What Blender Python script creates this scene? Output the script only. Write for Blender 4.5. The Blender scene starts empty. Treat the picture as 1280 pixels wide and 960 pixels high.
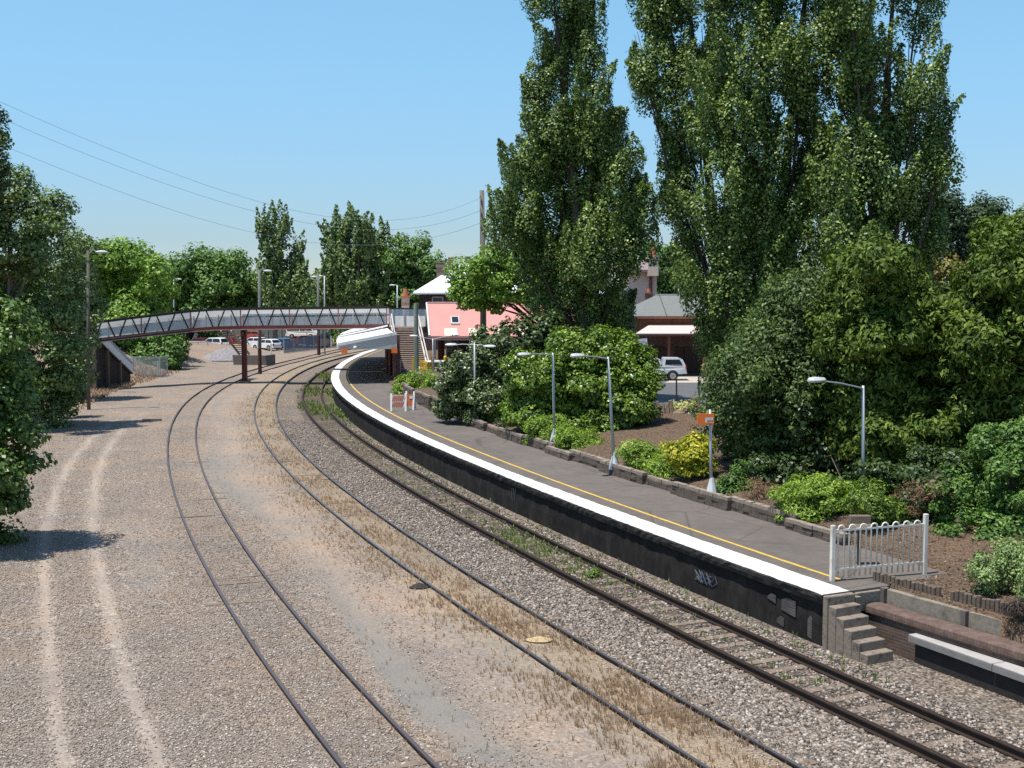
import bpy, math, random
import numpy as np
from mathutils import Vector, Matrix
S = bpy.context.scene
COL = S.collection
rnd = random.Random(7)
R_ = math.radians

# ------------------------------------------------------------------ camera geometry
F = 1500.0; CH = 8.0; YH = 362.0
PT = math.atan((480-YH)/F)
FW = np.array([0, math.cos(PT), -math.sin(PT)]); UP = np.array([0, math.sin(PT), math.cos(PT)]); RT = np.array([1., 0, 0])
def ray(px, py): return RT*(px-640)/F + FW + UP*(480-py)/F
def G(px, py, z=0.):
    d = ray(px, py); t = (z-CH)/d[2]
    return np.array([0, 0, CH]) + d*t
def P(px, py, y):
    d = ray(px, py)
    return np.array([0, 0, CH]) + d*(y/d[1])
cam = bpy.data.cameras.new("camera"); cam.sensor_width = 36; cam.lens = 36*F/1280
cam.clip_start = .1; cam.clip_end = 6000
camo = bpy.data.objects.new("camera", cam); COL.objects.link(camo)
camo.location = (0, 0, CH); camo.rotation_euler = (math.pi/2-PT, 0, 0)
S.camera = camo

# ------------------------------------------------------------------ materials
def newmat(name):
    m = bpy.data.materials.new(name); m.use_nodes = True
    nt = m.node_tree; nt.nodes.clear()
    out = nt.nodes.new("ShaderNodeOutputMaterial")
    return m, nt, out
def N(nt, t, **kw):
    n = nt.nodes.new(t)
    for k, v in kw.items():
        if k in n.inputs.keys(): n.inputs[k].default_value = v
        else: setattr(n, k, v)
    return n
def ramp(nt, stops, interp='LINEAR'):
    n = nt.nodes.new("ShaderNodeValToRGB"); n.color_ramp.interpolation = interp
    el = n.color_ramp.elements
    while len(el) < len(stops): el.new(.5)
    for e, (p, c) in zip(el, stops):
        e.position = p; e.color = (c[0], c[1], c[2], 1) if not isinstance(c, (int, float)) else (c, c, c, 1)
    return n
def mix(nt, fac, a, b, mode='MIX'):
    n = nt.nodes.new("ShaderNodeMix"); n.data_type = 'RGBA'; n.blend_type = mode
    L = nt.links
    for s, v in ((0, fac), (6, a), (7, b)):
        if hasattr(v, 'is_output'): L.new(v, n.inputs[s])
        elif s == 0: n.inputs[0].default_value = v
        else: n.inputs[s].default_value = (v[0], v[1], v[2], 1)
    return n.outputs[2]
def math_(nt, op, a, b=None, clamp=False):
    n = nt.nodes.new("ShaderNodeMath"); n.operation = op; n.use_clamp = clamp
    for i, v in enumerate((a, b)):
        if v is None: continue
        if hasattr(v, 'is_output'): nt.links.new(v, n.inputs[i])
        else: n.inputs[i].default_value = v
    return n.outputs[0]
def noise(nt, scale, detail=4, rough=.6, vec=None):
    n = N(nt, "ShaderNodeTexNoise", Scale=scale, Detail=detail, Roughness=rough)
    if vec is not None: nt.links.new(vec, n.inputs['Vector'])
    return n.outputs['Fac']
def geo_pos(nt): return nt.nodes.new("ShaderNodeNewGeometry").outputs['Position']
def bump(nt, h, strength, dist):
    b = N(nt, "ShaderNodeBump", Strength=strength, Distance=dist); nt.links.new(h, b.inputs['Height']); return b.outputs['Normal']

_mc = {}
def M(name, col, rough=.7, metal=0., var=.25, scale=3., bumpd=0., dirt=None, stretch=None, spec=.4):
    """plain painted / weathered surface: colour modulated by two noises"""
    if name in _mc: return _mc[name]
    m, nt, out = newmat(name); L = nt.links
    b = N(nt, "ShaderNodeBsdfPrincipled", Roughness=rough, Metallic=metal)
    b.inputs['Specular IOR Level'].default_value = spec
    pos = geo_pos(nt)
    if stretch:
        mp = N(nt, "ShaderNodeMapping"); mp.inputs['Scale'].default_value = stretch
        L.new(pos, mp.inputs['Vector']); pos = mp.outputs['Vector']
    n1 = noise(nt, scale, 5, .65, pos); n2 = noise(nt, scale*7, 3, .6, pos)
    nn = math_(nt, 'ADD', math_(nt, 'MULTIPLY', n1, .65), math_(nt, 'MULTIPLY', n2, .35))
    lo = tuple(max(0, c*(1-var)) for c in col); hi = tuple(min(1, c*(1+var)) for c in col)
    r = ramp(nt, [(.3, lo), (.7, hi)]); L.new(nn, r.inputs[0]); c = r.outputs[0]
    if dirt:
        r2 = ramp(nt, [(.5, 0.), (.68, 1.)]); L.new(n1, r2.inputs[0])
        c = mix(nt, r2.outputs[0], c, dirt)
    L.new(c, b.inputs['Base Color'])
    if bumpd:
        L.new(bump(nt, nn, .6, bumpd), b.inputs['Normal'])
    L.new(b.outputs[0], out.inputs[0])
    _mc[name] = m; return m

def brickmat(name, c1, c2, mortar, scale=1., var=.2, axis=None, bw=.23, bh=.076):
    if name in _mc: return _mc[name]
    m, nt, out = newmat(name); L = nt.links
    b = N(nt, "ShaderNodeBsdfPrincipled", Roughness=.85)
    g = nt.nodes.new("ShaderNodeNewGeometry")
    sx = nt.nodes.new("ShaderNodeSeparateXYZ"); L.new(g.outputs['Position'], sx.inputs[0])
    u = math_(nt, 'ADD', sx.outputs[0], math_(nt, 'MULTIPLY', sx.outputs[1], -1.0 if axis is None else axis))
    cb = nt.nodes.new("ShaderNodeCombineXYZ"); L.new(u, cb.inputs[0]); L.new(sx.outputs[2], cb.inputs[1])
    t = N(nt, "ShaderNodeTexBrick", Scale=1.0); t.inputs['Brick Width'].default_value = bw; t.inputs['Row Height'].default_value = bh
    t.inputs['Mortar Size'].default_value = .008
    for k, v in (('Color1', c1), ('Color2', c2), ('Mortar', mortar)): t.inputs[k].default_value = (*v, 1)
    L.new(cb.outputs[0], t.inputs['Vector'])
    n1 = noise(nt, 1.2, 6, .7, g.outputs['Position'])
    r = ramp(nt, [(.3, .55), (.7, 1.3)]); L.new(n1, r.inputs[0])
    c = mix(nt, 1., t.outputs['Color'], r.outputs[0], 'MULTIPLY')
    L.new(c, b.inputs['Base Color'])
    L.new(bump(nt, math_(nt, 'SUBTRACT', noise(nt, 40, 3, .6, g.outputs['Position']), t.outputs['Fac']), .5, .01), b.inputs['Normal'])
    L.new(b.outputs[0], out.inputs[0]); _mc[name] = m; return m

def leafmat(name, dark, mid, light, trans=.3, rough=.45, spec=.35, scale=.9, tint=(1.1, 1.35, .5)):
    if name in _mc: return _mc[name]
    m, nt, out = newmat(name); L = nt.links
    gn = (2.05, 1.95, 1.45) if tint[1] > 1.2 else (1.6, 1.6, 1.6)
    dark, mid, light = [tuple(min(.9, c*k) for c, k in zip(q, gn)) for q in (dark, mid, light)]
    g = nt.nodes.new("ShaderNodeNewGeometry")
    r = ramp(nt, [(.0, dark), (.5, mid), (.9, light), (1., tuple(min(1, c*1.3) for c in light))])
    n1 = noise(nt, scale, 3, .6, g.outputs['Position'])
    f = math_(nt, 'ADD', math_(nt, 'MULTIPLY', g.outputs['Random Per Island'], .7), math_(nt, 'MULTIPLY', math_(nt, 'SUBTRACT', n1, .35), .9), True)
    L.new(f, r.inputs[0])
    b = N(nt, "ShaderNodeBsdfPrincipled", Roughness=rough); b.inputs['Specular IOR Level'].default_value = spec
    L.new(r.outputs[0], b.inputs['Base Color'])
    t = N(nt, "ShaderNodeBsdfTranslucent")
    L.new(mix(nt, 1., r.outputs[0], tint, 'MULTIPLY'), t.inputs[0])
    mx = N(nt, "ShaderNodeMixShader", Fac=trans*(.6 if tint[1] > 1.2 else 1)); L.new(b.outputs[0], mx.inputs[1]); L.new(t.outputs[0], mx.inputs[2])
    L.new(mx.outputs[0], out.inputs[0]); _mc[name] = m; return m

def glassmat():
    if 'glass' in _mc: return _mc['glass']
    m, nt, out = newmat('window_glass')
    b = N(nt, "ShaderNodeBsdfPrincipled", Roughness=.08); b.inputs['Base Color'].default_value = (.015, .018, .022, 1)
    b.inputs['Specular IOR Level'].default_value = .6
    nt.links.new(b.outputs[0], out.inputs[0]); _mc['glass'] = m; return m
def meshmat(name, col, cover):
    """woven wire mesh seen from afar: wires too fine to resolve"""
    if name in _mc: return _mc[name]
    m, nt, out = newmat(name); L = nt.links
    b = N(nt, "ShaderNodeBsdfPrincipled", Roughness=.6); b.inputs['Base Color'].default_value = (*col, 1)
    gg = nt.nodes.new("ShaderNodeNewGeometry"); va = N(nt, "ShaderNodeVectorMath", operation='ADD'); va.inputs[1].default_value = (-.3, -.2, 1.1)   # round wires catch the high sun
    L.new(gg.outputs['Normal'], va.inputs[0]); vn = N(nt, "ShaderNodeVectorMath", operation='NORMALIZE'); L.new(va.outputs[0], vn.inputs[0]); L.new(vn.outputs[0], b.inputs['Normal'])
    tl = nt.nodes.new("ShaderNodeBsdfTranslucent"); tl.inputs[0].default_value = (*col, 1)
    vb = N(nt, "ShaderNodeVectorMath", operation='ADD'); vb.inputs[1].default_value = (.3, .2, -1.1); L.new(gg.outputs['Normal'], vb.inputs[0]); vm = N(nt, "ShaderNodeVectorMath", operation='NORMALIZE'); L.new(vb.outputs[0], vm.inputs[0]); L.new(vm.outputs[0], tl.inputs['Normal'])
    mt = N(nt, "ShaderNodeMixShader", Fac=.5); L.new(b.outputs[0], mt.inputs[1]); L.new(tl.outputs[0], mt.inputs[2]); b = mt
    t = nt.nodes.new("ShaderNodeBsdfTransparent")
    pos = geo_pos(nt); n1 = noise(nt, 1.5, 4, .7, pos)
    f = math_(nt, 'ADD', math_(nt, 'MULTIPLY', n1, .5), cover-.25, True)
    mx = N(nt, "ShaderNodeMixShader"); L.new(f, mx.inputs[0]); L.new(t.outputs[0], mx.inputs[1]); L.new(b.outputs[0], mx.inputs[2])
    L.new(mx.outputs[0], out.inputs[0]); _mc[name] = m; return m

# ------------------------------------------------------------------ mesh building
def link(name, me, parent=None):
    o = bpy.data.objects.new(name, me); COL.objects.link(o)
    if parent is not None: o.parent = parent
    return o
def tag(o, label=None, cat=None, group=None, kind=None):
    if label: o['label'] = label
    if cat: o['category'] = cat
    if group: o['group'] = group
    if kind: o['kind'] = kind
    return o
def thing(name, label, cat, loc=(0, 0, 0), rz=0., group=None):
    o = link(name, None); o.location = tuple(float(v) for v in loc); o.rotation_euler = (0, 0, rz)
    return tag(o, label, cat, group)
def root_of(o):
    while o.parent is not None: o = o.parent
    return o
def dup(root, loc, rz=0., label=None, scale=None, group=None):
    r = root.copy(); COL.objects.link(r); r.location = tuple(float(v) for v in loc); r.rotation_euler = (0, 0, rz)
    if label: r['label'] = label
    if group: r['group'] = group
    if scale is not None: r.scale = (scale,)*3 if isinstance(scale, (int, float)) else scale
    for ch in root.children:
        c = ch.copy(); COL.objects.link(c); c.parent = r
        for g in ch.children:
            d = g.copy(); COL.objects.link(d); d.parent = c
    return r

class MB:
    def __init__(s): s.v = []; s.f = []
    def add(s, vs, fs):
        k = len(s.v); s.v += [tuple(float(c) for c in v) for v in vs]; s.f += [tuple(i+k for i in f) for f in fs]; return s
    def box(s, c, size, rz=0., taper=1.):
        x, y, z = [q/2 for q in size]; vs = []
        for dz, t in ((-z, 1), (z, taper)):
            for dx, dy in ((-x, -y), (x, -y), (x, y), (-x, y)):
                dx *= t; dy *= t
                vs.append((c[0]+dx*math.cos(rz)-dy*math.sin(rz), c[1]+dx*math.sin(rz)+dy*math.cos(rz), c[2]+dz))
        return s.add(vs, [(3, 2, 1, 0), (4, 5, 6, 7), (0, 1, 5, 4), (1, 2, 6, 5), (2, 3, 7, 6), (3, 0, 4, 7)])
    def beam(s, a, b, w, h, up=(0, 0, 1)):
        a = np.array(a, float); b = np.array(b, float); d = b-a; d /= np.linalg.norm(d)
        u = np.array(up, float)
        if abs(d@u) > .98: u = np.array([1., 0, 0]) if abs(d[0]) < .9 else np.array([0, 1., 0])
        r = np.cross(d, u); r /= np.linalg.norm(r); u = np.cross(r, d)
        vs = []
        for p in (a, b):
            for i, j in ((-1, -1), (1, -1), (1, 1), (-1, 1)): vs.append(p+r*w/2*i+u*h/2*j)
        return s.add(vs, [(3, 2, 1, 0), (4, 5, 6, 7), (0, 1, 5, 4), (1, 2, 6, 5), (2, 3, 7, 6), (3, 0, 4, 7)])
    def tube(s, pts, rad, n=8, cap=True):
        pts = [np.array(p, float) for p in pts]; m = len(pts)
        if isinstance(rad, (int, float)): rad = [rad]*m
        vs = []; fs = []; prev = None
        for i, p in enumerate(pts):
            d = pts[min(i+1, m-1)]-pts[max(i-1, 0)]; d = d/(np.linalg.norm(d)+1e-9)
            ref = prev if prev is not None else (np.array([1., 0, 0]) if abs(d[0]) < .8 else np.array([0, 1., 0]))
            u = ref-d*(ref@d); u /= np.linalg.norm(u)+1e-9; w = np.cross(d, u); prev = u
            for k in range(n):
                a = 2*math.pi*k/n; vs.append(p+rad[i]*(u*math.cos(a)+w*math.sin(a)))
        for i in range(m-1):
            for k in range(n):
                fs.append((i*n+k, i*n+(k+1) % n, (i+1)*n+(k+1) % n, (i+1)*n+k))
        if cap: fs.append(tuple(range(n-1, -1, -1))); fs.append(tuple((m-1)*n+k for k in range(n)))
        return s.add(vs, fs)
    def prism(s, poly, a, b):
        """extrude a polygon of 3-D points by the vector from a to b"""
        n = len(poly); off = np.array(b, float)-np.array(a, float)
        vs = [np.array(p, float) for p in poly]+[np.array(p, float)+off for p in poly]
        return s.add(vs, [tuple(range(n-1, -1, -1)), tuple(range(n, 2*n))]+[(i, (i+1) % n, n+(i+1) % n, n+i) for i in range(n)])
    def sweep(s, rings, closed=True, cap=True):
        n = len(rings[0]); vs = [p for r in rings for p in r]; fs = []
        for i in range(len(rings)-1):
            for k in range(n if closed else n-1):
                fs.append((i*n+k, i*n+(k+1) % n, (i+1)*n+(k+1) % n, (i+1)*n+k))
        if cap and closed: fs.append(tuple(range(n-1, -1, -1))); fs.append(tuple((len(rings)-1)*n+k for k in range(n)))
        return s.add(vs, fs)
    def ball(s, c, r, n=8, m=6):
        rx, ry, rz = (r, r, r) if isinstance(r, (int, float)) else r
        rings = []
        for i in range(m+1):
            t = math.pi*(.04+.92*i/m)
            rings.append([(c[0]+rx*math.sin(t)*math.cos(2*math.pi*k/n), c[1]+ry*math.sin(t)*math.sin(2*math.pi*k/n), c[2]-rz*math.cos(t)) for k in range(n)])
        return s.sweep(rings)
    def build(s, name, mat, parent=None, smooth=False, bevel=0., local=False):
        off = (0, 0, 0)
        if parent is not None and not local: off = tuple(root_of(parent).location)
        me = bpy.data.meshes.new(name)
        me.from_pydata([(v[0]-off[0], v[1]-off[1], v[2]-off[2]) for v in s.v], [], s.f)
        if smooth: me.polygons.foreach_set('use_smooth', [True]*len(me.polygons))
        me.materials.append(mat); me.update()
        o = link(name, me, parent)
        if bevel:
            b = o.modifiers.new('bevel', 'BEVEL'); b.width = bevel; b.segments = 2; b.limit_method = 'ANGLE'
        return o

def npmesh(name, verts, faces, mat, smooth=False):
    """verts (n,3), faces (m,k) arrays -> mesh, fast"""
    me = bpy.data.meshes.new(name); n = len(verts); m, k = faces.shape
    me.vertices.add(n); me.vertices.foreach_set('co', np.ascontiguousarray(verts, np.float32).ravel())
    me.loops.add(m*k); me.loops.foreach_set('vertex_index', np.ascontiguousarray(faces, np.int32).ravel())
    me.polygons.add(m); me.polygons.foreach_set('loop_start', np.arange(0, m*k, k, dtype=np.int32))
    try: me.polygons.foreach_set('loop_total', np.full(m, k, np.int32))
    except Exception: pass
    if smooth: me.polygons.foreach_set('use_smooth', np.ones(m, bool))
    me.materials.append(mat); me.update(calc_edges=True); me.validate()
    return me

# ------------------------------------------------------------------ curves of the line
A_px = [(430,958),(400.4,920),(352.4,860),(313,800),(264.3,715.6),(242.5,680),(228.7,650),(211.9,593.7),(208.75,570),(211,545),(221,517.5),(242.5,496),(280,472.5),(330,458.8),(375,447),(397,442)]
B_px = [(885,960),(836,930),(753.75,870),(660,813.75),(555,744),(480,690),(430,652),(380,607),(342.5,567.5),(322.5,537.5),(318.75,515),(322.5,495),(335,478.75),(360,463.75),(395,451),(440,440.75)]
C_px = [(1215,960),(960,842),(892.5,817.5),(817.5,780),(742.5,737),(660,692),(592.5,656),(502.5,600),(455,572),(417.5,545),(392.5,520),(381,500),(381,487.5),(387.5,475),(405,461),(430,452.5)]
Cr_px = [(1280,940),(1192,900),(500,577.5),(430,525),(407.5,500),(402.5,485)]
E_px = [(1035,744),(960,717),(780,656),(645,600),(470,528.4),(446.9,512.8),(428,495.6),(417,480),(415.6,467.5),(418.75,459.7),(437.5,448.75),(460,438)]
def pts(L, z): return np.array([G(x, y, z)[:2] for x, y in L])
def pfit(p, deg): return np.polyfit(p[:, 1]/100, p[:, 0], deg, w=1/p[:, 1]**.85)
class Curve:
    def __init__(s, c, lo=19., hi=150., bend=None):
        ys = np.arange(lo, hi+.01, .25); xs = np.polyval(c, ys/100)
        d0 = (xs[1]-xs[0])/.25; d1 = (xs[-1]-xs[-9])/2.
        y2 = np.arange(hi+2, 1600, 2.)
        x2 = xs[-1]+d1*(y2-hi)
        if bend is not None:
            q = np.clip(y2-hi, 0, 60); x2 = x2+bend*q*q*.5+bend*60*np.clip(y2-hi-60, 0, None)
        y0 = np.arange(-60, lo-.1, 1.); x0 = xs[0]+d0*(y0-lo)
        s.y = np.concatenate([y0, ys, y2]); s.x = np.concatenate([x0, xs, x2])
    def __call__(s, y): return np.interp(y, s.y, s.x)
    def slope(s, y): return (s(np.asarray(y)+.6)-s(np.asarray(y)-.6))/1.2
    def k(s, y): return np.sqrt(1+s.slope(y)**2)
    def pt(s, y, off=0., z=0.):
        """point at offset off metres to the right of the curve"""
        m = float(s.slope(y)); k = math.sqrt(1+m*m)
        return np.array([float(s(y))+off/k, y-off*m/k, z])
def shift(p, c, off):
    """move points left->centre along the normal"""
    q = p.copy()
    m = np.polyval(np.polyder(c), p[:, 1]/100)/100; k = np.sqrt(1+m*m)
    q[:, 0] += off/k; q[:, 1] -= off*m/k
    return q
def centre_fit(sets, deg):
    allp = np.concatenate([p for p, o in sets]); c = pfit(allp, deg)
    for _ in range(3):
        c = pfit(np.concatenate([shift(p, c, o) for p, o in sets]), deg)
    return c
HG = .7175
cA = centre_fit([(pts(A_px, 0), HG)], 5); cB = centre_fit([(pts(B_px, 0), HG)], 5)
ep = pts(E_px, 1.05)
cC = centre_fit([(pts(C_px, 0), HG), (pts(Cr_px, 0), -HG), (ep, -1.62)], 6)
TA = Curve(cA, bend=.006); TB = Curve(cB, bend=.004); TC = Curve(cC, hi=135., bend=.006)
# platform edge: parallel to the platform track, eased onto the measured edge
mC = np.array([TC.k(y) for y in ep[:, 1]])
offE = (ep[:, 0]-TC(ep[:, 1]))/mC
cO = np.polyfit(ep[:, 1]/100, offE, 2)
class EdgeC(Curve):
    def __init__(s):
        ys = np.arange(27., 140., .25)
        xs = TC(ys)+np.maximum(np.polyval(cO, np.minimum(ys, 125.)/100), 1.45)*TC.k(ys)
        d1 = (xs[-1]-xs[-9])/2.; y2 = np.arange(141, 1600, 2.)
        q = np.clip(y2-140, 0, 60); x2 = xs[-1]+d1*(y2-140)+.006*q*q*.5+.36*np.clip(y2-200, 0, None)
        y0 = np.arange(-60, 26.9, .5); x0 = xs[0]+(27.-y0)*.483
        s.y = np.concatenate([y0, ys, y2]); s.x = np.concatenate([x0, xs, x2])
EC = EdgeC()
WP = 3.85          # platform width to the garden wall
PZ = 1.05          # platform height above the rails

def sm(a, b, x):
    t = np.clip((np.asarray(x, float)-a)/(b-a), 0, 1); return t*t*(3-2*t)
def hash2(x, y): return np.sin(x*12.9898+y*78.233)*43758.5453 % 1.0
def wav(x, y): return .5*np.sin(x*.9+1.3*np.sin(y*.37))+.3*np.sin(y*.71+x*.33+2.)+.2*np.sin(x*2.3-y*1.7)
def Zs(s, x, y):
    """terrain height; s = distance to the right of the platform edge line"""
    s = np.asarray(s, float); x = np.asarray(x, float); y = np.asarray(y, float)
    dC = (x-TC(y))/TC.k(y); dA = -(x-TA(y))/TA.k(y)
    left = -.095-.095*sm(-3.2, -2.2, dC)+.022*wav(x*2, y*2)*(1-sm(-3.0, -2.4, dC))
    left = left+np.clip(dA-9.0, 0, 9)*.33*sm(200, 110, y)
    gs = s-WP
    fade = sm(9.4, 11.5, gs)
    gard = 1.20+.25*sm(.1, 1.6, gs)+.40*sm(0, 9.4, gs)-.40*fade-.55*sm(11.5, 21, gs)+.06*wav(x, y)*(1-fade)*sm(0, .8, gs)
    gard = gard*sm(190, 140, y)+.0*sm(140, 190, y)
    yy = y-.42*np.clip(s, 0, 8)
    near = 1.10+np.clip(s-2.1, 0, 4.5)*.05+np.clip(s-6.2, 0, 9)*.22+.04*wav(x, y)*sm(2.3, 3.2, s)
    near = np.where(s < 1.2, left, np.where(s < 2.0, -.35, near))
    nf = sm(26.9, 29.0, yy)
    r = np.where(yy < 26.98, near, np.where(s < WP+.3, .3, gard*nf+near*(1-nf)))
    return np.where(s <= .2, left, r)
def Z(x, y):
    s = (x-EC(y))/np.sqrt(1+EC.slope(y)**2)
    return float(Zs(s, x, y))
# ------------------------------------------------------------------ light, sky
SUN_EL, SUN_AZ = R_(73), math.atan2(.55, 1.0)      # shadows fall towards (+x, +.55 y)
w = bpy.data.worlds.new("World"); S.world = w; w.use_nodes = True
nt = w.node_tree; bg = nt.nodes['Background']
sky = nt.nodes.new("ShaderNodeTexSky"); sky.sky_type = 'NISHITA'; sky.sun_disc = False
to_sun = Vector((-math.cos(SUN_AZ)*math.cos(SUN_EL), -math.sin(SUN_AZ)*math.cos(SUN_EL), math.sin(SUN_EL)))
sky.sun_elevation = SUN_EL; sky.sun_rotation = math.atan2(to_sun.x, to_sun.y)
sky.altitude = 1200; sky.air_density = 1.0; sky.dust_density = .15; sky.ozone_density = 2.2
tc = nt.nodes.new("ShaderNodeTexCoord"); sx = nt.nodes.new("ShaderNodeSeparateXYZ"); nt.links.new(tc.outputs['Generated'], sx.inputs[0])
# thin clear summer air: the milky band low on the horizon is weaker than the model's
cr = ramp(nt, [(.0, (.42, .46, .545)), (.04, (.43, .485, .56)), (.10, (.56, .665, .70)), (.17, (.70, .87, .85)), (.24, (.79, 1.02, .94)), (.6, (.88, .96, .92))])
nt.links.new(sx.outputs[2], cr.inputs[0])
nt.links.new(mix(nt, 1., sky.outputs[0], cr.outputs[0], 'MULTIPLY'), bg.inputs[0]); bg.inputs[1].default_value = .15
sl = bpy.data.lights.new("sun", 'SUN'); sl.energy = 4.9; sl.angle = R_(.53); sl.color = (1, .955, .88)
so = link("sun", sl); so.rotation_euler = to_sun.to_track_quat('Z', 'Y').to_euler()
S.view_settings.view_transform = 'Standard'; S.view_settings.look = 'None'; S.view_settings.gamma = 1; S.view_settings.exposure = 0.36
S.cycles.max_bounces = 6; S.cycles.transparent_max_bounces = 12; S.cycles.diffuse_bounces = 3; S.cycles.glossy_bounces = 2
S.cycles.use_denoising = False

# ------------------------------------------------------------------ ground
RUT1 = [(75,912),(64,852),(52.5,770),(57,690),(64,642),(77,597.5),(101,560),(135,533),(170,512)]
RUT2 = [(184,912),(165,856),(146,815),(131,770),(126,717),(120,665),(120,605),(131,564),(150,540),(178,518),(205,502)]
def polyx(L):
    p = pts(L, -.08); p = p[np.argsort(p[:, 1])]
    c = np.polyfit(p[:, 1], p[:, 0], 4); lo, hi = p[0, 1], p[-1, 1]; d = np.polyval(np.polyder(c), lo)
    return lambda y: np.polyval(c, np.clip(y, lo, hi))+d*np.minimum(y-lo, 0)
rut1, rut2 = polyx(RUT1), polyx(RUT2)
def gauss(d, wd): return np.exp(-(d/wd)**2)

def ground_material():
    m, nt, out = newmat('railway_ground'); L = nt.links
    pos = geo_pos(nt)
    za = N(nt, "ShaderNodeAttribute", attribute_name='zone_a'); zb = N(nt, "ShaderNodeAttribute", attribute_name='zone_b')
    sa = nt.nodes.new("ShaderNodeSeparateColor"); L.new(za.outputs['Color'], sa.inputs[0])
    sb = nt.nodes.new("ShaderNodeSeparateColor"); L.new(zb.outputs['Color'], sb.inputs[0])
    nlo = noise(nt, .55, 5, .65, pos); nmid = noise(nt, 2.6, 5, .7, pos); nhi = noise(nt, 17., 4, .75, pos); nfine = noise(nt, 60., 3, .7, pos)
    def vor(scale):
        v = N(nt, "ShaderNodeTexVoronoi", Scale=scale); L.new(pos, v.inputs['Vector'])
        s_ = nt.nodes.new("ShaderNodeSeparateColor"); L.new(v.outputs['Color'], s_.inputs[0])
        return v.outputs['Distance'], s_.outputs[0], s_.outputs[1]
    d1, c1, c1b = vor(19.); d2, c2, c2b = vor(15.)
    # ballast stones: grey, tan, a few pale and a few rust coloured
    r1 = ramp(nt, [(0, (.06, .05, .042)), (.3, (.145, .12, .10)), (.62, (.225, .19, .158)), (.85, (.30, .25, .205)), (1, (.44, .39, .34))]); L.new(c1, r1.inputs[0])
    r2 = ramp(nt, [(0, (.15, .123, .103)), (.5, (.285, .237, .198)), (.8, (.365, .312, .268)), (.93, (.45, .395, .345)), (1, (.58, .52, .46))]); L.new(c2, r2.inputs[0])
    def zone(z, lo=.3, hi=.7, k=.9):
        f = math_(nt, 'ADD', z, math_(nt, 'MULTIPLY', math_(nt, 'SUBTRACT', math_(nt, 'ADD', math_(nt, 'MULTIPLY', nmid, .6), math_(nt, 'MULTIPLY', nhi, .4)), .5), k))
        mr = N(nt, "ShaderNodeMapRange"); mr.inputs[1].default_value = lo; mr.inputs[2].default_value = hi; L.new(f, mr.inputs[0]); return mr.outputs[0]
    yard = mix(nt, ramp_out(nt, nlo, .35, .65), r2.outputs[0], (.285, .228, .185))
    yard = mix(nt, math_(nt, 'MULTIPLY', ramp_out(nt, nmid, .52, .7), .35), yard, (.26, .235, .215))
    c = mix(nt, zone(sa.outputs[0]), yard, r1.outputs[0])                                # ballast
    grey = ramp(nt, [(.25, (.15, .14, .13)), (.75, (.25, .235, .215))]); L.new(math_(nt, 'ADD', math_(nt, 'MULTIPLY', nhi, .6), math_(nt, 'MULTIPLY', nfine, .4)), grey.inputs[0])
    c = mix(nt, math_(nt, 'MULTIPLY', zone(sa.outputs[1], .3, .7, 1.3), .92), c, grey.outputs[0])                # compacted grey fines
    dirt = ramp(nt, [(.1, (.17, .115, .085)), (.45, (.32, .235, .175)), (.75, (.42, .325, .255)), (.95, (.60, .52, .45))]); L.new(math_(nt, 'ADD', math_(nt, 'MULTIPLY', nhi, .35), math_(nt, 'MULTIPLY', c1, .65)), dirt.inputs[0])
    c = mix(nt, math_(nt, 'MULTIPLY', zone(sa.outputs[2], .3, .9, 1.3), .7), c, dirt.outputs[0])           # reddish dirt
    rut = ramp(nt, [(.3, (.31, .265, .225)), (.7, (.40, .35, .305))]); L.new(nhi, rut.inputs[0])
    c = mix(nt, math_(nt, 'MULTIPLY', zone(za.outputs['Alpha'], .35, 1.0, .9), .5), c, rut.outputs[0])          # wheel ruts
    dry = ramp(nt, [(.25, (.19, .13, .08)), (.5, (.31, .24, .165)), (.7, (.46, .41, .345))]); L.new(nhi, dry.inputs[0])
    c = mix(nt, math_(nt, 'MULTIPLY', zone(sb.outputs[0], .3, .7, 1.0), .85), c, dry.outputs[0])           # dry straw
    grn = ramp(nt, [(.3, (.07, .085, .035)), (.6, (.12, .14, .06)), (.8, (.2, .19, .12))]); L.new(nhi, grn.inputs[0])
    c = mix(nt, math_(nt, 'MULTIPLY', zone(sb.outputs[1], .35, .65, 1.1), .9), c, grn.outputs[0])           # weeds
    mul = ramp(nt, [(.2, (.095, .065, .045)), (.5, (.15, .105, .073)), (.85, (.21, .155, .115))]); L.new(math_(nt, 'ADD', math_(nt, 'MULTIPLY', nhi, .5), math_(nt, 'MULTIPLY', c1, .5)), mul.inputs[0])
    c = mix(nt, sb.outputs[2], c, mul.outputs[0])                                        # garden mulch
    c = mix(nt, math_(nt, 'MULTIPLY', zone(zb.outputs['Alpha'], .35, .65, .8), .8), c, (.115, .09, .072))              # oily rust-stained track bed
    tint = ramp(nt, [(.3, (.80, .82, .86)), (.5, (1., .98, .95)), (.7, (1.16, 1.04, .92))]); L.new(noise(nt, .22, 4, .7, pos), tint.inputs[0])   # broad patches of greyer and redder material
    c = mix(nt, 1., c, tint.outputs[0], 'MULTIPLY')
    b = N(nt, "ShaderNodeBsdfPrincipled", Roughness=.92); b.inputs['Specular IOR Level'].default_value = .2
    L.new(c, b.inputs['Base Color'])
    h = math_(nt, 'SUBTRACT', math_(nt, 'MULTIPLY', nhi, .8), math_(nt, 'MULTIPLY', math_(nt, 'ADD', d1, d2), .7))
    flat = math_(nt, 'SUBTRACT', 1., math_(nt, 'MULTIPLY', math_(nt, 'MAXIMUM', sa.outputs[1], za.outputs['Alpha']), .7))
    bp = N(nt, "ShaderNodeBump", Distance=.06); L.new(flat, bp.inputs['Strength']); L.new(h, bp.inputs['Height'])
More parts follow.
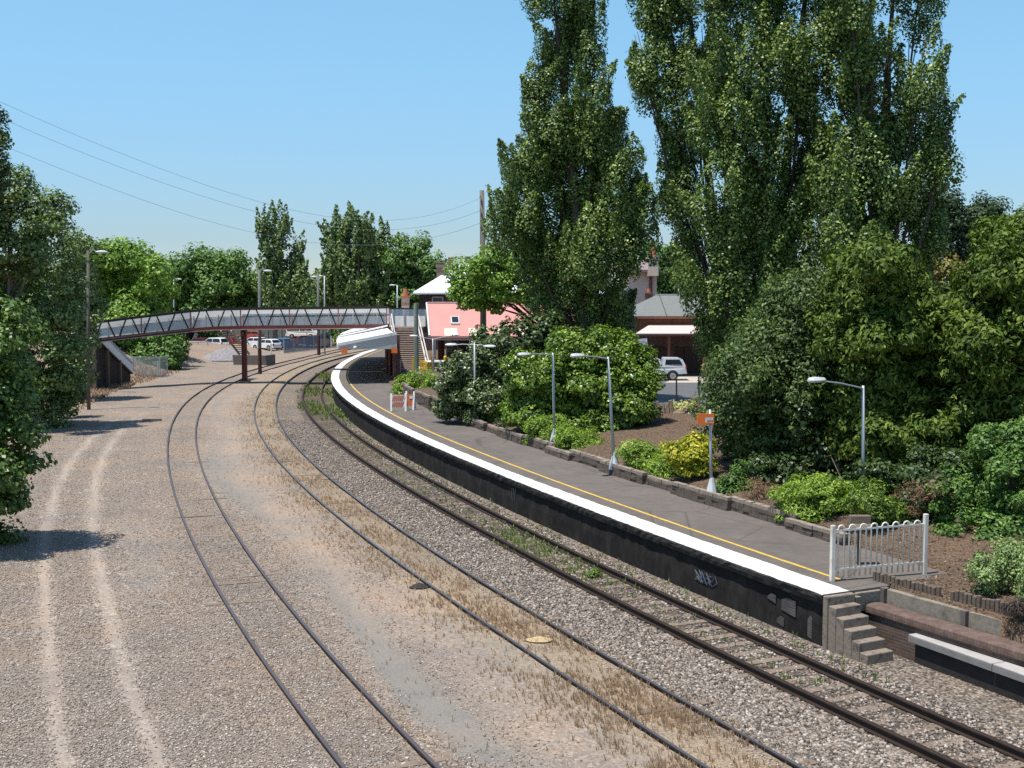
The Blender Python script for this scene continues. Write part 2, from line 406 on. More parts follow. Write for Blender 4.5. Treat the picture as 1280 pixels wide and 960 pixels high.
    L.new(bp.outputs[0], b.inputs['Normal']); L.new(b.outputs[0], out.inputs[0])
    return m
def ramp_out(nt, v, a, b):
    mr = N(nt, "ShaderNodeMapRange"); mr.inputs[1].default_value = a; mr.inputs[2].default_value = b; nt.links.new(v, mr.inputs[0]); return mr.outputs[0]

def zones(s, x, y):
    kA, kB, kC = TA.k(y), TB.k(y), TC.k(y)
    dA = (x-TA(y))/kA; dB = (x-TB(y))/kB; dC = (x-TC(y))/kC
    right = (s > .2) & ~((y-.42*np.clip(s, 0, 8) < 26.98) & (s < 1.2))
    ball = sm(-3.35, -3.0, dC)*(1-right)
    ball = np.maximum(ball, .42*np.exp(-(dA/1.6)**2)*(1-right))
    grey = gauss(dA-2.3-.5*np.sin(y*.21), .95+.4*np.sin(y*.13+1))*sm(17, 22, y)*sm(115, 90, y)
    grey = np.maximum(grey, gauss(dA-3.4-.5*np.sin(y*.3), 1.8)*sm(36, 30, y)*.85)
    grey = np.maximum(grey, .5*gauss(dA+2.8+.6*np.sin(y*.3), .8)*sm(44, 40, y)*sm(28, 33, y))
    dirt = gauss(dB+2.2, 1.5)*.75+.45*gauss(dA+1.5, .7)+.5*gauss((x+4.8)/1.3, 1)*gauss((y-23.5)/3., 1)
    dirt = np.maximum(dirt, sm(8.2, 10, -dA)*.9)
    dirt = np.maximum(dirt, .9*gauss(dA+1.9, 1.0)*sm(112, 120, y)*sm(175, 150, y))
    rut = np.maximum(gauss(x-rut1(y), .22), gauss(x-rut2(y), .25))*sm(84, 66, y)
    dry = gauss(dB, .95)*.95+.35*gauss(dB+1.3, .45)
    green = (gauss(dC, 1.0)+gauss(dC-1.3, .5))*sm(66, 76, y)*sm(128, 112, y)*.85
    green = green+.4*gauss(dC-.2, .5)*sm(33, 36, y)*sm(46, 41, y)
    mulch = np.where(right & (y < 190), 1., 0.)
    stain = (gauss(np.abs(dC)-.72, .42)*.75+gauss(dC, 1.1)*(.5+.1*sm(35, 60, y)))*(1-right)
    stain = np.maximum(stain, .4*gauss(np.abs(dB)-.72, .16)+.0*dB)
    a = np.stack([ball, grey*(1-right), dirt*(1-right), rut*(1-right)], 1)
    b = np.stack([dry*(1-right), green*(1-right), mulch, stain], 1)
    return np.clip(a, 0, 1), np.clip(b, 0, 1)

def build_ground():
    ys = np.concatenate([np.arange(6, 16, 1.), np.arange(16, 60, .28), np.arange(60, 130, .6), np.arange(130, 220, 3.), np.array([240, 280, 340, 430, 560, 760, 1000, 1500, 2400, 4000.])])
    ss = np.concatenate([[-2500, -900, -400, -220, -140, -100, -80, -65, -55, -48], np.arange(-44, -22, .9), np.arange(-22, -.1, .3), [-.1, 0.04, .19, .21, .6, 1.0, 1.19, 1.21, 1.6, 1.99, 2.01, 2.2], np.arange(2.4, 4.1, .3), [WP+.29, WP+.31, WP+.6, WP+1., WP+1.4], np.arange(5.9, 24, .5), np.arange(24, 50, 2.), [60, 80, 120, 200, 400, 900, 2500.]])
    ss = np.unique(np.round(ss, 3))
    SS, YY = np.meshgrid(ss, ys)
    e = EC(ys); k = np.sqrt(1+EC.slope(ys)**2)
    XX = e[:, None]+SS*k[:, None]
    z = Zs(SS, XX, YY)
    far = sm(190, 260, np.maximum(YY, np.abs(SS)*1.2))
    z = z*(1-far)
    V = np.stack([XX, YY, z], 2).reshape(-1, 3)
    nr, nc = SS.shape; i = np.arange((nr-1)*(nc-1)); r, c = i//(nc-1), i % (nc-1)
    Fq = np.stack([r*nc+c, r*nc+c+1, (r+1)*nc+c+1, (r+1)*nc+c], 1)
    me = npmesh('ground', V, Fq, ground_material(), smooth=True)
    a, b = zones(SS.ravel(), XX.ravel(), YY.ravel())
    for nm, arr in (('zone_a', a), ('zone_b', b)):
        at = me.attributes.new(nm, 'FLOAT_COLOR', 'POINT'); at.data.foreach_set('color', np.ascontiguousarray(arr, np.float32).ravel())
    o = link('ground', me); o['kind'] = 'structure'
build_ground()

# car park road beyond the garden
def build_road():
    ys = np.arange(54, 99.3, 1.); gs = np.concatenate([np.arange(10.9, 24, .5), np.arange(24, 60, 3.)])
    ss = gs+WP; SS, YY = np.meshgrid(ss, ys); XX = EC(ys)[:, None]+SS*np.sqrt(1+EC.slope(ys)**2)[:, None]
    z = Zs(SS, XX, YY)+.03
    V = np.stack([XX, YY, z], 2).reshape(-1, 3); nr, nc = SS.shape; i = np.arange((nr-1)*(nc-1)); r, c = i//(nc-1), i % (nc-1)
    Fq = np.stack([r*nc+c, r*nc+c+1, (r+1)*nc+c+1, (r+1)*nc+c], 1)
    o = link('road', npmesh('road', V, Fq, M('asphalt_road', (.10, .10, .102), .9, var=.2, scale=1.5, bumpd=.01), True)); o['kind'] = 'structure'
build_road()

# ------------------------------------------------------------------ stones lying about (real geometry near the camera)
def stones(name, n, region, size, mat, seed, flat=.7):
    rg = np.random.default_rng(seed)
    x, y, zz = region(rg, n)
    n = len(x)
    base = np.array([(1, 0, 0), (-1, 0, 0), (0, 1, 0), (0, -1, 0), (0, 0, 1), (0, 0, -1)], float)
    tri = np.array([(0, 2, 4), (2, 1, 4), (1, 3, 4), (3, 0, 4), (2, 0, 5), (1, 2, 5), (3, 1, 5), (0, 3, 5)])
    q = rg.normal(size=(n, 3, 3)); qs, _ = np.linalg.qr(q)
    sz = size[0]+(size[1]-size[0])*rg.random(n)**2.2
    rad = sz[:, None, None]*(.65+.7*rg.random((n, 6, 1)))
    v = base[None]*rad; v = np.einsum('nij,nkj->nki', qs, v); v[:, :, 2] *= flat
    v += np.stack([x, y, zz+sz*.25], 1)[:, None, :]
    f = tri[None]+(np.arange(n)*6)[:, None, None]
    o = link(name, npmesh(name, v.reshape(-1, 3), f.reshape(-1, 3), mat))
    return o
def stonemat(name, stops):
    m, nt, out = newmat(name); g = nt.nodes.new("ShaderNodeNewGeometry")
    r = ramp(nt, stops); nt.links.new(g.outputs['Random Per Island'], r.inputs[0])
    b = N(nt, "ShaderNodeBsdfPrincipled", Roughness=.9); b.inputs['Specular IOR Level'].default_value = .2
    nt.links.new(r.outputs[0], b.inputs['Base Color']); nt.links.new(b.outputs[0], out.inputs[0]); return m
def depth_sample(rg, n, y0, y1):      # denser near the camera
    u = rg.random(n); return 1/((1-u)/y0+u/y1)
def reg_ballast(rg, n):
    y = depth_sample(rg, n, 18.5, 75); d = -3.15+(3.15+1.5)*rg.random(n)
    m = TC.slope(y); k = np.sqrt(1+m*m); wide = sm(30, 24, y)*1.2
    d = np.where(d > .8, .8+(d-.8)*(1+wide), d)
    x = TC(y)+d*k
    keep = (np.abs(np.abs(d)-HG) > .12) & ((np.abs(d) > HG) | (rg.random(n) < .3))
    sE = (x-EC(y))/np.sqrt(1+EC.slope(y)**2); keep &= sE < -.1
    x, y, d = x[keep], y[keep], d[keep]
    return x, y, Zs(np.full(len(x), -1.), x, y)
def reg_yard(rg, n):
    y = depth_sample(rg, n, 18.5, 70); u = rg.random(n)
    x0 = -y*.45; x1 = TB(y)+1.0*TB.k(y); x = x0+(x1-x0)*u
    dB = (x-TB(y))/TB.k(y); dA = (x-TA(y))/TA.k(y)
    a, b = zones(np.full(len(x), -1.), x, y)
    keep = (rg.random(n) > a[:, 1]*1.15+a[:, 3]*.95+b[:, 0]*.8) & (np.abs(np.abs(dB)-HG) > .08) & (np.abs(np.abs(dA)-HG) > .08)
    keep &= rg.random(n) < .65+.35*(wav(x*.6, y*.6) > -.15)
    x, y = x[keep], y[keep]
    return x, y, Zs(np.full(len(x), -1.), x, y)
tag(stones('ballast_stones', 90000, reg_ballast, (.022, .06), stonemat('ballast_stone', [(0, (.06, .052, .045)), (.25, (.15, .125, .105)), (.5, (.235, .20, .17)), (.62, (.27, .205, .16)), (.85, (.33, .285, .24)), (1, (.48, .43, .38))]), 3),
    'grey and tan crushed stone ballast around the platform track', 'ballast', kind='stuff')
tag(stones('gravel_stones', 200000, reg_yard, (.010, .036), stonemat('gravel_stone', [(0, (.15, .122, .102)), (.4, (.285, .234, .195)), (.75, (.375, .318, .27)), (.93, (.46, .40, .35)), (1, (.60, .54, .48))]), 4, .6),
    'loose tan gravel scattered over the railway yard', 'gravel', kind='stuff')

# ------------------------------------------------------------------ tracks
def rail_profile():
    return [(-.066, -.165), (.066, -.165), (.066, -.152), (.012, -.138), (.012, -.045), (.036, -.034), (.036, -.006), (.028, 0), (-.028, 0), (-.036, -.006), (-.036, -.034), (-.012, -.045), (-.012, -.138), (-.066, -.152)]
def make_rail(T, off, y0, y1, mat, parent, dz=0., sc=1.):
    ys = np.concatenate([np.arange(y0, 60, .8), np.arange(60, y1, 1.5)]); rings = []
    for y in ys:
        m = float(T.slope(y)); k = math.sqrt(1+m*m); c = T.pt(y, off, dz)
        rings.append([(c[0]+a*sc/k, c[1]-a*sc*m/k, c[2]+h) for a, h in rail_profile()])
    return MB().sweep(rings).build('rail', mat, parent)
def railmat(name, side, top, topr=.45):
    m, nt, out = newmat(name); L = nt.links; g = nt.nodes.new("ShaderNodeNewGeometry")
    sx = nt.nodes.new("ShaderNodeSeparateXYZ"); L.new(g.outputs['Normal'], sx.inputs[0])
    n1 = noise(nt, 3., 5, .7, g.outputs['Position'])
    r = ramp(nt, [(.3, tuple(c*.7 for c in side)), (.7, tuple(c*1.35 for c in side))]); L.new(n1, r.inputs[0])
    f = ramp_out(nt, sx.outputs[2], .9, .97)
    b = N(nt, "ShaderNodeBsdfPrincipled"); L.new(mix(nt, f, r.outputs[0], top), b.inputs['Base Color'])
    L.new(math_(nt, 'SUBTRACT', .85, math_(nt, 'MULTIPLY', f, .85-topr)), b.inputs['Roughness'])
    L.new(math_(nt, 'MULTIPLY', f, .6), b.inputs['Metallic'])
    L.new(b.outputs[0], out.inputs[0]); return m
RM_C = railmat('rusty_rail', (.030, .018, .012), (.055, .036, .027), .6)
RM_B = railmat('worn_sheen_rail', (.024, .017, .014), (.17, .17, .19), .35)  # bluish sheen is put into the colour of the rail top
RM_A = railmat('siding_rail', (.032, .020, .017), (.15, .125, .125), .45)
SLP = M('sleeper_timber', (.185, .14, .105), .9, var=.35, scale=4., stretch=(1, 1, 1), bumpd=.01)
def sleeper_mb(L_=2.4, W_=.23, H_=.13):
    return MB().box((0, 0, -H_/2), (L_, W_, H_))
def track(T, label, mat, y1, sleepers, zs, seed, group='curving railway tracks', sc=1.):
    t = thing('railway_track', label, 'railway track', T.pt(20, 0, 0), group=group)
    for s_ in (-1, 1): make_rail(T, s_*HG, 8., y1, mat, t, sc=sc*1.12)
    rg = random.Random(seed); first = None; rest = MB(); n = 0
    for y in sleepers:
        m = float(T.slope(y)); c = T.pt(y, rg.uniform(-.04, .04), zs+rg.uniform(-.012, .012)-(.022*min(1, max(0, (y-26)/14)) if T is TC else 0)); ang = -math.atan(m)+rg.uniform(-.02, .02)
        if n < 100:
            if first is None: o = first = sleeper_mb().build('sleeper', SLP, t, local=True)
            else: o = first.copy(); COL.objects.link(o); o.parent = t
            o.location = (c[0]-t.location.x, c[1]-t.location.y, c[2]); o.rotation_euler = (rg.uniform(-.01, .01), rg.uniform(-.006, .006), ang)
        else: rest.box((c[0], c[1], c[2]-.065), (2.4, .23, .13), rz=ang)
        n += 1
    if rest.v:
        o = rest.build('sleeper', SLP, t); o['kind'] = 'stuff'
    return t
def sl_list(T, y0, y1, step):
    out = []; y = y0
    while y < y1: out.append(y); y += step/float(T.k(y))
    return out
rr = random.Random(5)
track(TC, 'dark rusty railway track running along the foot of the platform wall', RM_C, 175, sl_list(TC, 14, 110, .66), -.172, 1, sc=1.25)
track(TB, 'middle railway track overgrown with dry straw between its rails', RM_B, 185, [y for y in sl_list(TB, 16, 60, .66) if rr.random() < .16], -.092, 2)
track(TA, 'siding track sunk in the gravel yard, farthest from the platform', RM_A, 185, [y for y in sl_list(TA, 16, 62, .7) if rr.random() < .22], -.094, 3)
# ------------------------------------------------------------------ platform
BLACKWALL = M('soot_black_wall', (.016, .0145, .014), .9, var=.6, scale=1.6, bumpd=.03, stretch=(1, 1, .5), spec=.2, dirt=(.032, .027, .023))
def white_coping():
    m, nt, out = newmat('worn_white_paint'); L = nt.links; pos = geo_pos(nt)
    n1 = noise(nt, 1.1, 6, .7, pos); n2 = noise(nt, 9., 5, .7, pos)
    r = ramp(nt, [(.3, (.54, .52, .49)), (.55, (.70, .69, .67))]); L.new(n1, r.inputs[0])
    f = ramp_out(nt, n2, .56, .72); c = mix(nt, math_(nt, 'MULTIPLY', f, .75), r.outputs[0], (.3, .28, .26))
    b = N(nt, "ShaderNodeBsdfPrincipled", Roughness=.8); L.new(c, b.inputs['Base Color']); L.new(b.outputs[0], out.inputs[0]); return m
def asphalt_platform():
    m, nt, out = newmat('platform_asphalt'); L = nt.links; pos = geo_pos(nt)
    n1 = noise(nt, .5, 5, .65, pos); n2 = noise(nt, 45., 3, .7, pos); n3 = noise(nt, 3., 4, .7, pos)
    r = ramp(nt, [(.3, (.088, .075, .066)), (.5, (.128, .110, .098)), (.72, (.178, .153, .137))])
    L.new(math_(nt, 'ADD', math_(nt, 'MULTIPLY', n1, .5), math_(nt, 'ADD', math_(nt, 'MULTIPLY', n2, .2), math_(nt, 'MULTIPLY', n3, .3))), r.inputs[0])
    v = N(nt, "ShaderNodeTexVoronoi", Scale=.32, feature='DISTANCE_TO_EDGE'); L.new(pos, v.inputs['Vector'])
    crack = math_(nt, 'MULTIPLY', ramp_out(nt, v.outputs['Distance'], .012, .004), .45)
    b = N(nt, "ShaderNodeBsdfPrincipled", Roughness=.9); b.inputs['Specular IOR Level'].default_value = .3
    L.new(mix(nt, crack, r.outputs[0], (.05, .045, .04)), b.inputs['Base Color']); L.new(bump(nt, n2, .5, .01), b.inputs['Normal'])
    L.new(b.outputs[0], out.inputs[0]); return m
YELLOW = M('yellow_line_paint', (.62, .40, .05), .7, var=.25, scale=6., dirt=(.35, .26, .12))
plat = thing('railway_platform', 'long curved railway platform with white painted edge and black soot-stained wall', 'platform', EC.pt(27, 0, PZ-.01))
PY = np.concatenate([np.arange(26.95, 40, .5), np.arange(40, 140.1, 1.)])
def strip(offs_z, ys, jit=0., seed=0):
    rg = random.Random(seed); rings = []
    for y in ys:
        m = float(EC.slope(y)); k = math.sqrt(1+m*m); x = float(EC(y)); ring = []
        for o, z in offs_z:
            j = rg.uniform(-jit, jit); ring.append((x+(o+j)/k, y-(o+j)*m/k, z+rg.uniform(-jit, jit)*.4))
        rings.append(ring)
    return rings
MB().sweep(strip([(.10, -.45), (WP+.1, -.45), (WP+.1, .3), (WP+.1, .84), (.12, .84), (.12, .6), (.10, .3)], PY, .012, 1)).build('retaining_wall', BLACKWALL, plat)
fine = np.concatenate([np.arange(26.95, 70, .18), np.arange(70, 140.1, .6)])
MB().sweep(strip([(.03, .81), (.08, .80), (.95, .80), (.95, PZ-.05), (.55, PZ-.006), (-.01, PZ-.004), (-.02, PZ-.03), (-.01, .93)], fine, .014, 2)).build('edge_slab', M('sooty_edge_stone', (.035, .032, .028), .95, var=.8, scale=5., bumpd=.04), plat)
def coping_rings():
    rg = random.Random(3); rs = []
    for y in fine:
        m = float(EC.slope(y)); k = math.sqrt(1+m*m); x = float(EC(y)); wd = .80-.16*float(sm(30, 48, y))
        rs.append([(x+(o+j)/k, y-(o+j)*m/k, z) for o, z, j in ((.012, PZ-.012, rg.uniform(-.012, .012)), (wd, PZ-.012, rg.uniform(-.02, .02)), (wd, PZ+.006, rg.uniform(-.02, .02)), (.012, PZ+.006, rg.uniform(-.02, .02)))])
    return rs
cr_ = coping_rings(); wm_ = white_coping(); i0 = 0; rj = random.Random(6)
while i0 < len(cr_)-2 and len(plat.children) < 92:      # one slab after another, with open joints
    i1 = i0
    while i1 < len(cr_)-1 and np.linalg.norm(np.array(cr_[i1][0])-np.array(cr_[i0][0])) < 1.85: i1 += 1
    seg = [list(q) for q in cr_[i0:i1+1]]; tl = np.array(seg[-1])-np.array(seg[-2]); tl *= .018/np.linalg.norm(tl[0]); dz = rj.uniform(-.004, .004)
    seg[-1] = [tuple(np.array(q)-t_) for q, t_ in zip(seg[-1], tl)]; seg = [[(q[0], q[1], q[2]+dz) for q in r_] for r_ in seg]
    MB().sweep(seg).build('coping_slab', wm_, plat); i0 = i1
MB().sweep(strip([(.6, .82), (WP+.32, .82), (WP+.32, PZ+.012), (.6, PZ+.001)], PY)).build('asphalt_surface', asphalt_platform(), plat)
MB().sweep(strip([(1.28, PZ-.03), (1.38, PZ-.03), (1.38, PZ+.008), (1.28, PZ+.008)], fine[5:], .006, 4)).build('yellow_line', YELLOW, plat)
# pale graffiti scrawl on the wall and bare patches
gm = M('pale_graffiti_paint', (.10, .11, .145), .8, var=.5, scale=8.)
def wallpt(px, py):
    """point on the platform wall face under the given direction"""
    d = ray(px, py); lo, hi = 10., 160.
    for y in np.arange(20, 120, .1):
        p = np.array([0, 0, CH])+d*(y/d[1])
        if p[0] > float(EC(y))+.10/float(EC.k(y)): continue
        q = p
        if p[0] <= float(EC(y))+.10/float(EC.k(y)): return p+np.array([.0, 0, 0]) if False else p
    return p
def graffiti():
    y0 = 31.3; g = MB(); rg = random.Random(9)
    for a in range(4):
        pts_ = []
        for i in range(14):
            t = i/13; yy = y0+.18*a-.35*t+.12*math.sin(i*2.1+a); zz = .33+.16*math.sin(i*1.7+a*1.3)
            pts_.append(EC.pt(yy, .075, zz))
        g.tube(pts_, .009, 4)
    g.build('graffiti', gm, plat); g = MB()
    for a in range(3):
        g.tube([EC.pt(43.6+.15*a, .078, .25), EC.pt(43.5+.15*a, .078, .75)], .015, 4)
    return g
graffiti().build('graffiti', gm, plat)
pp = MB()
for y, z0, z1, w_ in ((27.9, .25, .62, .5), (28.6, .40, .58, .3), (28.3, -.1, .1, .25), (27.35, -.12, .38, .14)):
    a = EC.pt(y, .095, 0); b = EC.pt(y+w_, .095, 0)
    pp = MB().prism([(a[0], a[1], z0), (b[0], b[1], z0+.05), (b[0], b[1], z1-.06), ((a[0]+b[0])/2, (a[1]+b[1])/2, z1+.04), (a[0], a[1], z1)], (0, 0, 0), (-.012, -.005, 0))
    pp.build('bare_brick_patch', brickmat('bare_grey_brick', (.085, .07, .066), (.055, .048, .046), (.11, .10, .095), bw=.2, bh=.07), plat)


# steps at the platform end
STONE = M('step_sandstone', (.235, .19, .15), .95, var=.45, scale=4., bumpd=.03, dirt=(.085, .07, .058))
e0 = EC.pt(26.95, 0, 0); tdir = np.array([.42, -.907, 0]); ndir = np.array([.907, .42, 0])
st = thing('stone_steps', 'short flight of worn stone steps down from the platform end to the ballast', 'steps', e0+ndir*.4)
mb = MB(); a = e0+ndir*.02
mb.prism([a+np.array([0, 0, -.3]), a+ndir*.82+np.array([0, 0, -.3]), a+ndir*.82+np.array([0, 0, 1.03]), a+np.array([0, 0, 1.03])], (0, 0, 0), tdir*.16); mb.build('end_block', STONE, st, bevel=.025)
for i in range(5):
    zt = .84-.2*i; p0 = e0+tdir*(.165+.255*i)+ndir*(.05+.01*i)
    MB().prism([p0+np.array([0, 0, -.3]), p0+ndir*.74+np.array([0, 0, -.3]), p0+ndir*.74+np.array([0, 0, zt]), p0+np.array([0, 0, zt-.01])], (0, 0, 0), tdir*.252).build('step', STONE, st, bevel=.02)

# brick wall, concrete wall, log edging, cable trough running on towards the camera
def bl(off, y, z):      # along the line beyond the platform end
    c = np.array([8.6+(26.3-y)*.483, y, 0.]); off = off-(.33*min(1, max(0, (y-22.5)/5)) if off > .35 else 0); off = off+(.12*min(1, max(0, (27.5-y)/5)) if .35 < off < .96 else 0); return c+ndir*off+np.array([0, 0, z])
def wallbox(y0, y1, o0, o1, z0, z1, sub=1, jit=0., seed=1):
    rg = random.Random(seed); rings = []
    for i in range(sub+1):
        y = y0+(y1-y0)*i/sub; j = rg.uniform(-jit, jit)
        rings.append([bl(o0, y, z0), bl(o1, y, z0), bl(o1, y, z1+j), bl(o0, y, z1+j)])
    return MB().sweep(rings)
BRK = brickmat('dark_brown_brick', (.125, .075, .055), (.085, .055, .045), (.15, .125, .105), axis=-1.)
bw_ = thing('brick_wall', 'low dark brown brick wall with rounded brick coping beside the steps', 'wall', bl(.5, 25, -.2))
wallbox(12., 27.2, .42, .80, -.4, .60, 30).build('wall_body', BRK, bw_)
rings = []
for y in np.arange(12., 27.3, .25):
    r = []
    for q in range(9):
        t = math.pi*q/8
        ct = math.cos(t); r.append(bl(.61-.25*math.copysign(abs(ct)**.55, ct), y, .60+.03+.13*math.sin(t)**.5))
    rings.append([bl(.36, y, .57)]+r+[bl(.86, y, .57)])
def copingmat():
    m, nt, out = newmat('brick_coping'); L = nt.links; pos = geo_pos(nt)
    sx = nt.nodes.new("ShaderNodeSeparateXYZ"); L.new(pos, sx.inputs[0])
    t = math_(nt, 'FRACT', math_(nt, 'MULTIPLY', math_(nt, 'SUBTRACT', math_(nt, 'MULTIPLY', sx.outputs[1], .907), math_(nt, 'MULTIPLY', sx.outputs[0], .42)), 1/.085))
    joint = math_(nt, 'LESS_THAN', t, .13)
    r = ramp(nt, [(.25, (.06, .038, .03)), (.5, (.12, .075, .058)), (.75, (.19, .13, .10))]); L.new(noise(nt, 6., 5, .7, pos), r.inputs[0])
    b = N(nt, "ShaderNodeBsdfPrincipled", Roughness=.85); L.new(mix(nt, math_(nt, 'MULTIPLY', joint, .6), r.outputs[0], (.06, .045, .04)), b.inputs['Base Color'])
    L.new(bump(nt, math_(nt, 'SUBTRACT', 1., joint), .5, .01), b.inputs['Normal']); L.new(b.outputs[0], out.inputs[0]); return m
MB().sweep(rings).build('coping', copingmat(), bw_, smooth=False)
# concrete retaining wall behind
CONC = M('weathered_concrete', (.25, .215, .17), .9, var=.4, scale=2.2, bumpd=.02, dirt=(.10, .085, .065))
cw = thing('concrete_wall', 'weathered concrete retaining wall between the brick wall and the garden soil', 'wall', bl(1.05, 25, 0))
for i, y in enumerate(np.arange(13, 27.5, 2.05)):
    wallbox(y, min(y+2.0, 28.2), .98, 1.14, -.3, 1.03+.012*(i % 2), 6, .008, i).build('panel', CONC, cw, bevel=.015)
    p = bl(.97, y-.04, 0); MB().box((p[0], p[1], .36), (.17, .14, 1.38), rz=math.atan2(.42, .907)).build('post', M('concrete_post', (.12, .10, .09), .9, var=.4), cw)
ec = thing('end_wall', 'short concrete kerb wall closing the gap between steps and retaining wall', 'wall', bl(.6, 27.0, 0))
a = e0+ndir*.85+tdir*(-.02); MB().prism([a+np.array([0, 0, -.3]), a+tdir*.18+np.array([0, 0, -.3]), a+tdir*.18+np.array([0, 0, .93]), a+np.array([0, 0, .93])], (0, 0, 0), ndir*.16+np.array([0, 0, 0])).build('end_post', CONC, ec)
MB().prism([(*(e0+ndir*.95-tdir*.10)[:2], .55), (*(e0+ndir*.95+tdir*.06)[:2], .55), (*(e0+ndir*.95+tdir*.06)[:2], 1.0), (*(e0+ndir*.95-tdir*.10)[:2], 1.0)], (0, 0, 0), ndir*.75).build('kerb_block', CONC, ec, bevel=.02)
# log edging
LOG = M('grey_log', (.135, .105, .08), .95, var=.5, scale=9., bumpd=.02)
le = thing('log_edging', 'rows of short upright grey logs edging the garden above the concrete wall', 'edging', bl(1.3, 26, 1.))
rg = random.Random(4); y = 27.9; cnt = 0
while y > 14:
    zt = 1.33+.05*math.sin(y*1.1)+rg.uniform(-.03, .03)
    if (cnt % 22) == 17: y -= .25
    c = bl(1.3+rg.uniform(-.015, .015), y, 0)
    MB().tube([(c[0], c[1], .7), (c[0], c[1], zt-.015), (c[0], c[1], zt)], [.055, .055, .04], 7).build('log', LOG, le)
    y -= .108; cnt += 1
    if cnt >= 98: break
# trough
tr_ = thing('cable_trough', 'long grey concrete cable trough on a black base wall beside the ballast', 'trough', bl(.1, 25, -.1))
wallbox(10., 25.85, .06, .30, -.4, .26, 20).build('base_wall', M('black_base_wall', (.022, .019, .018), .9, var=.4, scale=3., bumpd=.015), tr_)
GC = M('pale_grey_concrete', (.36, .335, .315), .85, var=.18, scale=2., bumpd=.008)
for i in range(8):
    y1 = 25.95-2.1*i
    wallbox(y1-2.085, y1, -.04, .36, .27, .385, 2).build('trough_section', M('grey_trough_side', (.20, .19, .185), .9, var=.2), tr_)
    wallbox(y1-2.08, y1+.0, -.03, .345, .39, .43, 2).build('lid', GC, tr_, bevel=.008)
for i in range(4):
    c = bl(.34, 25.6-2.6*i, .42); MB().tube([c, c+np.array([0, 0, .24])], .02, 6).build('peg', M('rusty_peg', (.2, .17, .15), .8), tr_)

# ------------------------------------------------------------------ low stacked stone wall along the garden
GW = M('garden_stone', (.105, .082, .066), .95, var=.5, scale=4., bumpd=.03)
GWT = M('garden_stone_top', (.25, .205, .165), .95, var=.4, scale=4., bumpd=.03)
gw = thing('garden_wall', 'low stepped wall of stacked dark stone blocks along the back of the platform', 'wall', EC.pt(45, WP, PZ))
rg = random.Random(12); cur = [MB(), MB()]
y = 30.6; seg = 0
while y < 82:
    L_ = 3.0 if seg % 3 else 2.2; jog = .18*(seg % 2); h0 = .34+.06*(seg % 3)+(.35 if y > 64 else 0)
    yy = y
    while yy < y+L_:
        for c in range(int(round(h0/.11))):
            l = rg.uniform(.32, .48); o = WP+jog+.12+rg.uniform(-.025, .025)
            p = EC.pt(yy+l/2, o, PZ+.055+.11*c); m = float(EC.slope(yy)); ang = -math.atan(m)+rg.uniform(-.04, .04)
            top = c == int(round(h0/.11))-1
            (cur[1] if top else cur[0]).box(p, (.26+rg.uniform(-.03, .03)-.02*c, l*1.02/float(EC.k(yy))*1.0+.1, .104), rz=ang)
        yy += .40
    y += L_; seg += 1
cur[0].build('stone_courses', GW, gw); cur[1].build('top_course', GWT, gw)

# ------------------------------------------------------------------ white hoop-top fence at the platform end
FW_ = M('cream_white_paint', (.70, .65, .57), .5, var=.08, scale=2., dirt=(.52, .46, .38))
fA = G(1040, 727, PZ); fB = fA+np.array([2.45, .72, 0])
fd = (fB-fA)/np.linalg.norm(fB-fA); FL = float(np.linalg.norm(fB-fA))
fe = thing('hoop_top_fence', 'white steel hoop-top fence panel across the end of the platform', 'fence', fA)
for q, zt in ((0, 1.36), (FL, 1.5)):
    c = fA+fd*q; MB().box((c[0], c[1], PZ+zt/2), (.1, .1, zt), rz=math.atan2(fd[1], fd[0])).build('post', FW_, fe, bevel=.01)
for zz in (.29, 1.23):
    MB().beam(fA+fd*.05+np.array([0, 0, zz]), fA+fd*(FL-.05)+np.array([0, 0, zz+.02]), .04, .045).build('rail', FW_, fe)
n = 8; pitch = (FL-.16)/n
for i in range(n):
    q0 = .09+pitch*(i+.18); q1 = .09+pitch*(i+.72); r = (q1-q0)/2; P_ = [fA+fd*q0+np.array([0, 0, .10])]
    P_.append(fA+fd*q0+np.array([0, 0, 1.26]))
    for k in range(1, 8):
        t = math.pi*k/8; P_.append(fA+fd*((q0+q1)/2-r*math.cos(t))+np.array([0, 0, 1.27+r*.95*math.sin(t)]))
    P_ += [fA+fd*q1+np.array([0, 0, 1.26]), fA+fd*q1+np.array([0, 0, .10])]
    MB().tube(P_, .021, 6).build('hoop', FW_, fe, smooth=True)
# notice box behind the fence
nb = fA+fd*1.55+np.array([-.35, 1.3, 0])
t = thing('notice_box', 'tan signal box on a post behind the white fence', 'box', (nb[0], nb[1], PZ))
MB().box((nb[0], nb[1], PZ+.45), (.08, .08, .9)).build('post', M('dark_post', (.06, .05, .045)), t)
MB().box((nb[0], nb[1], PZ+1.08), (.52, .2, .38)).build('cabinet', M('brown_box', (.16, .12, .09), .7), t, bevel=.01)
MB().box((nb[0], nb[1]-.11, PZ+1.0), (.52, .015, .13)).build('label_plate', M('tan_plate', (.50, .40, .25), .7), t)
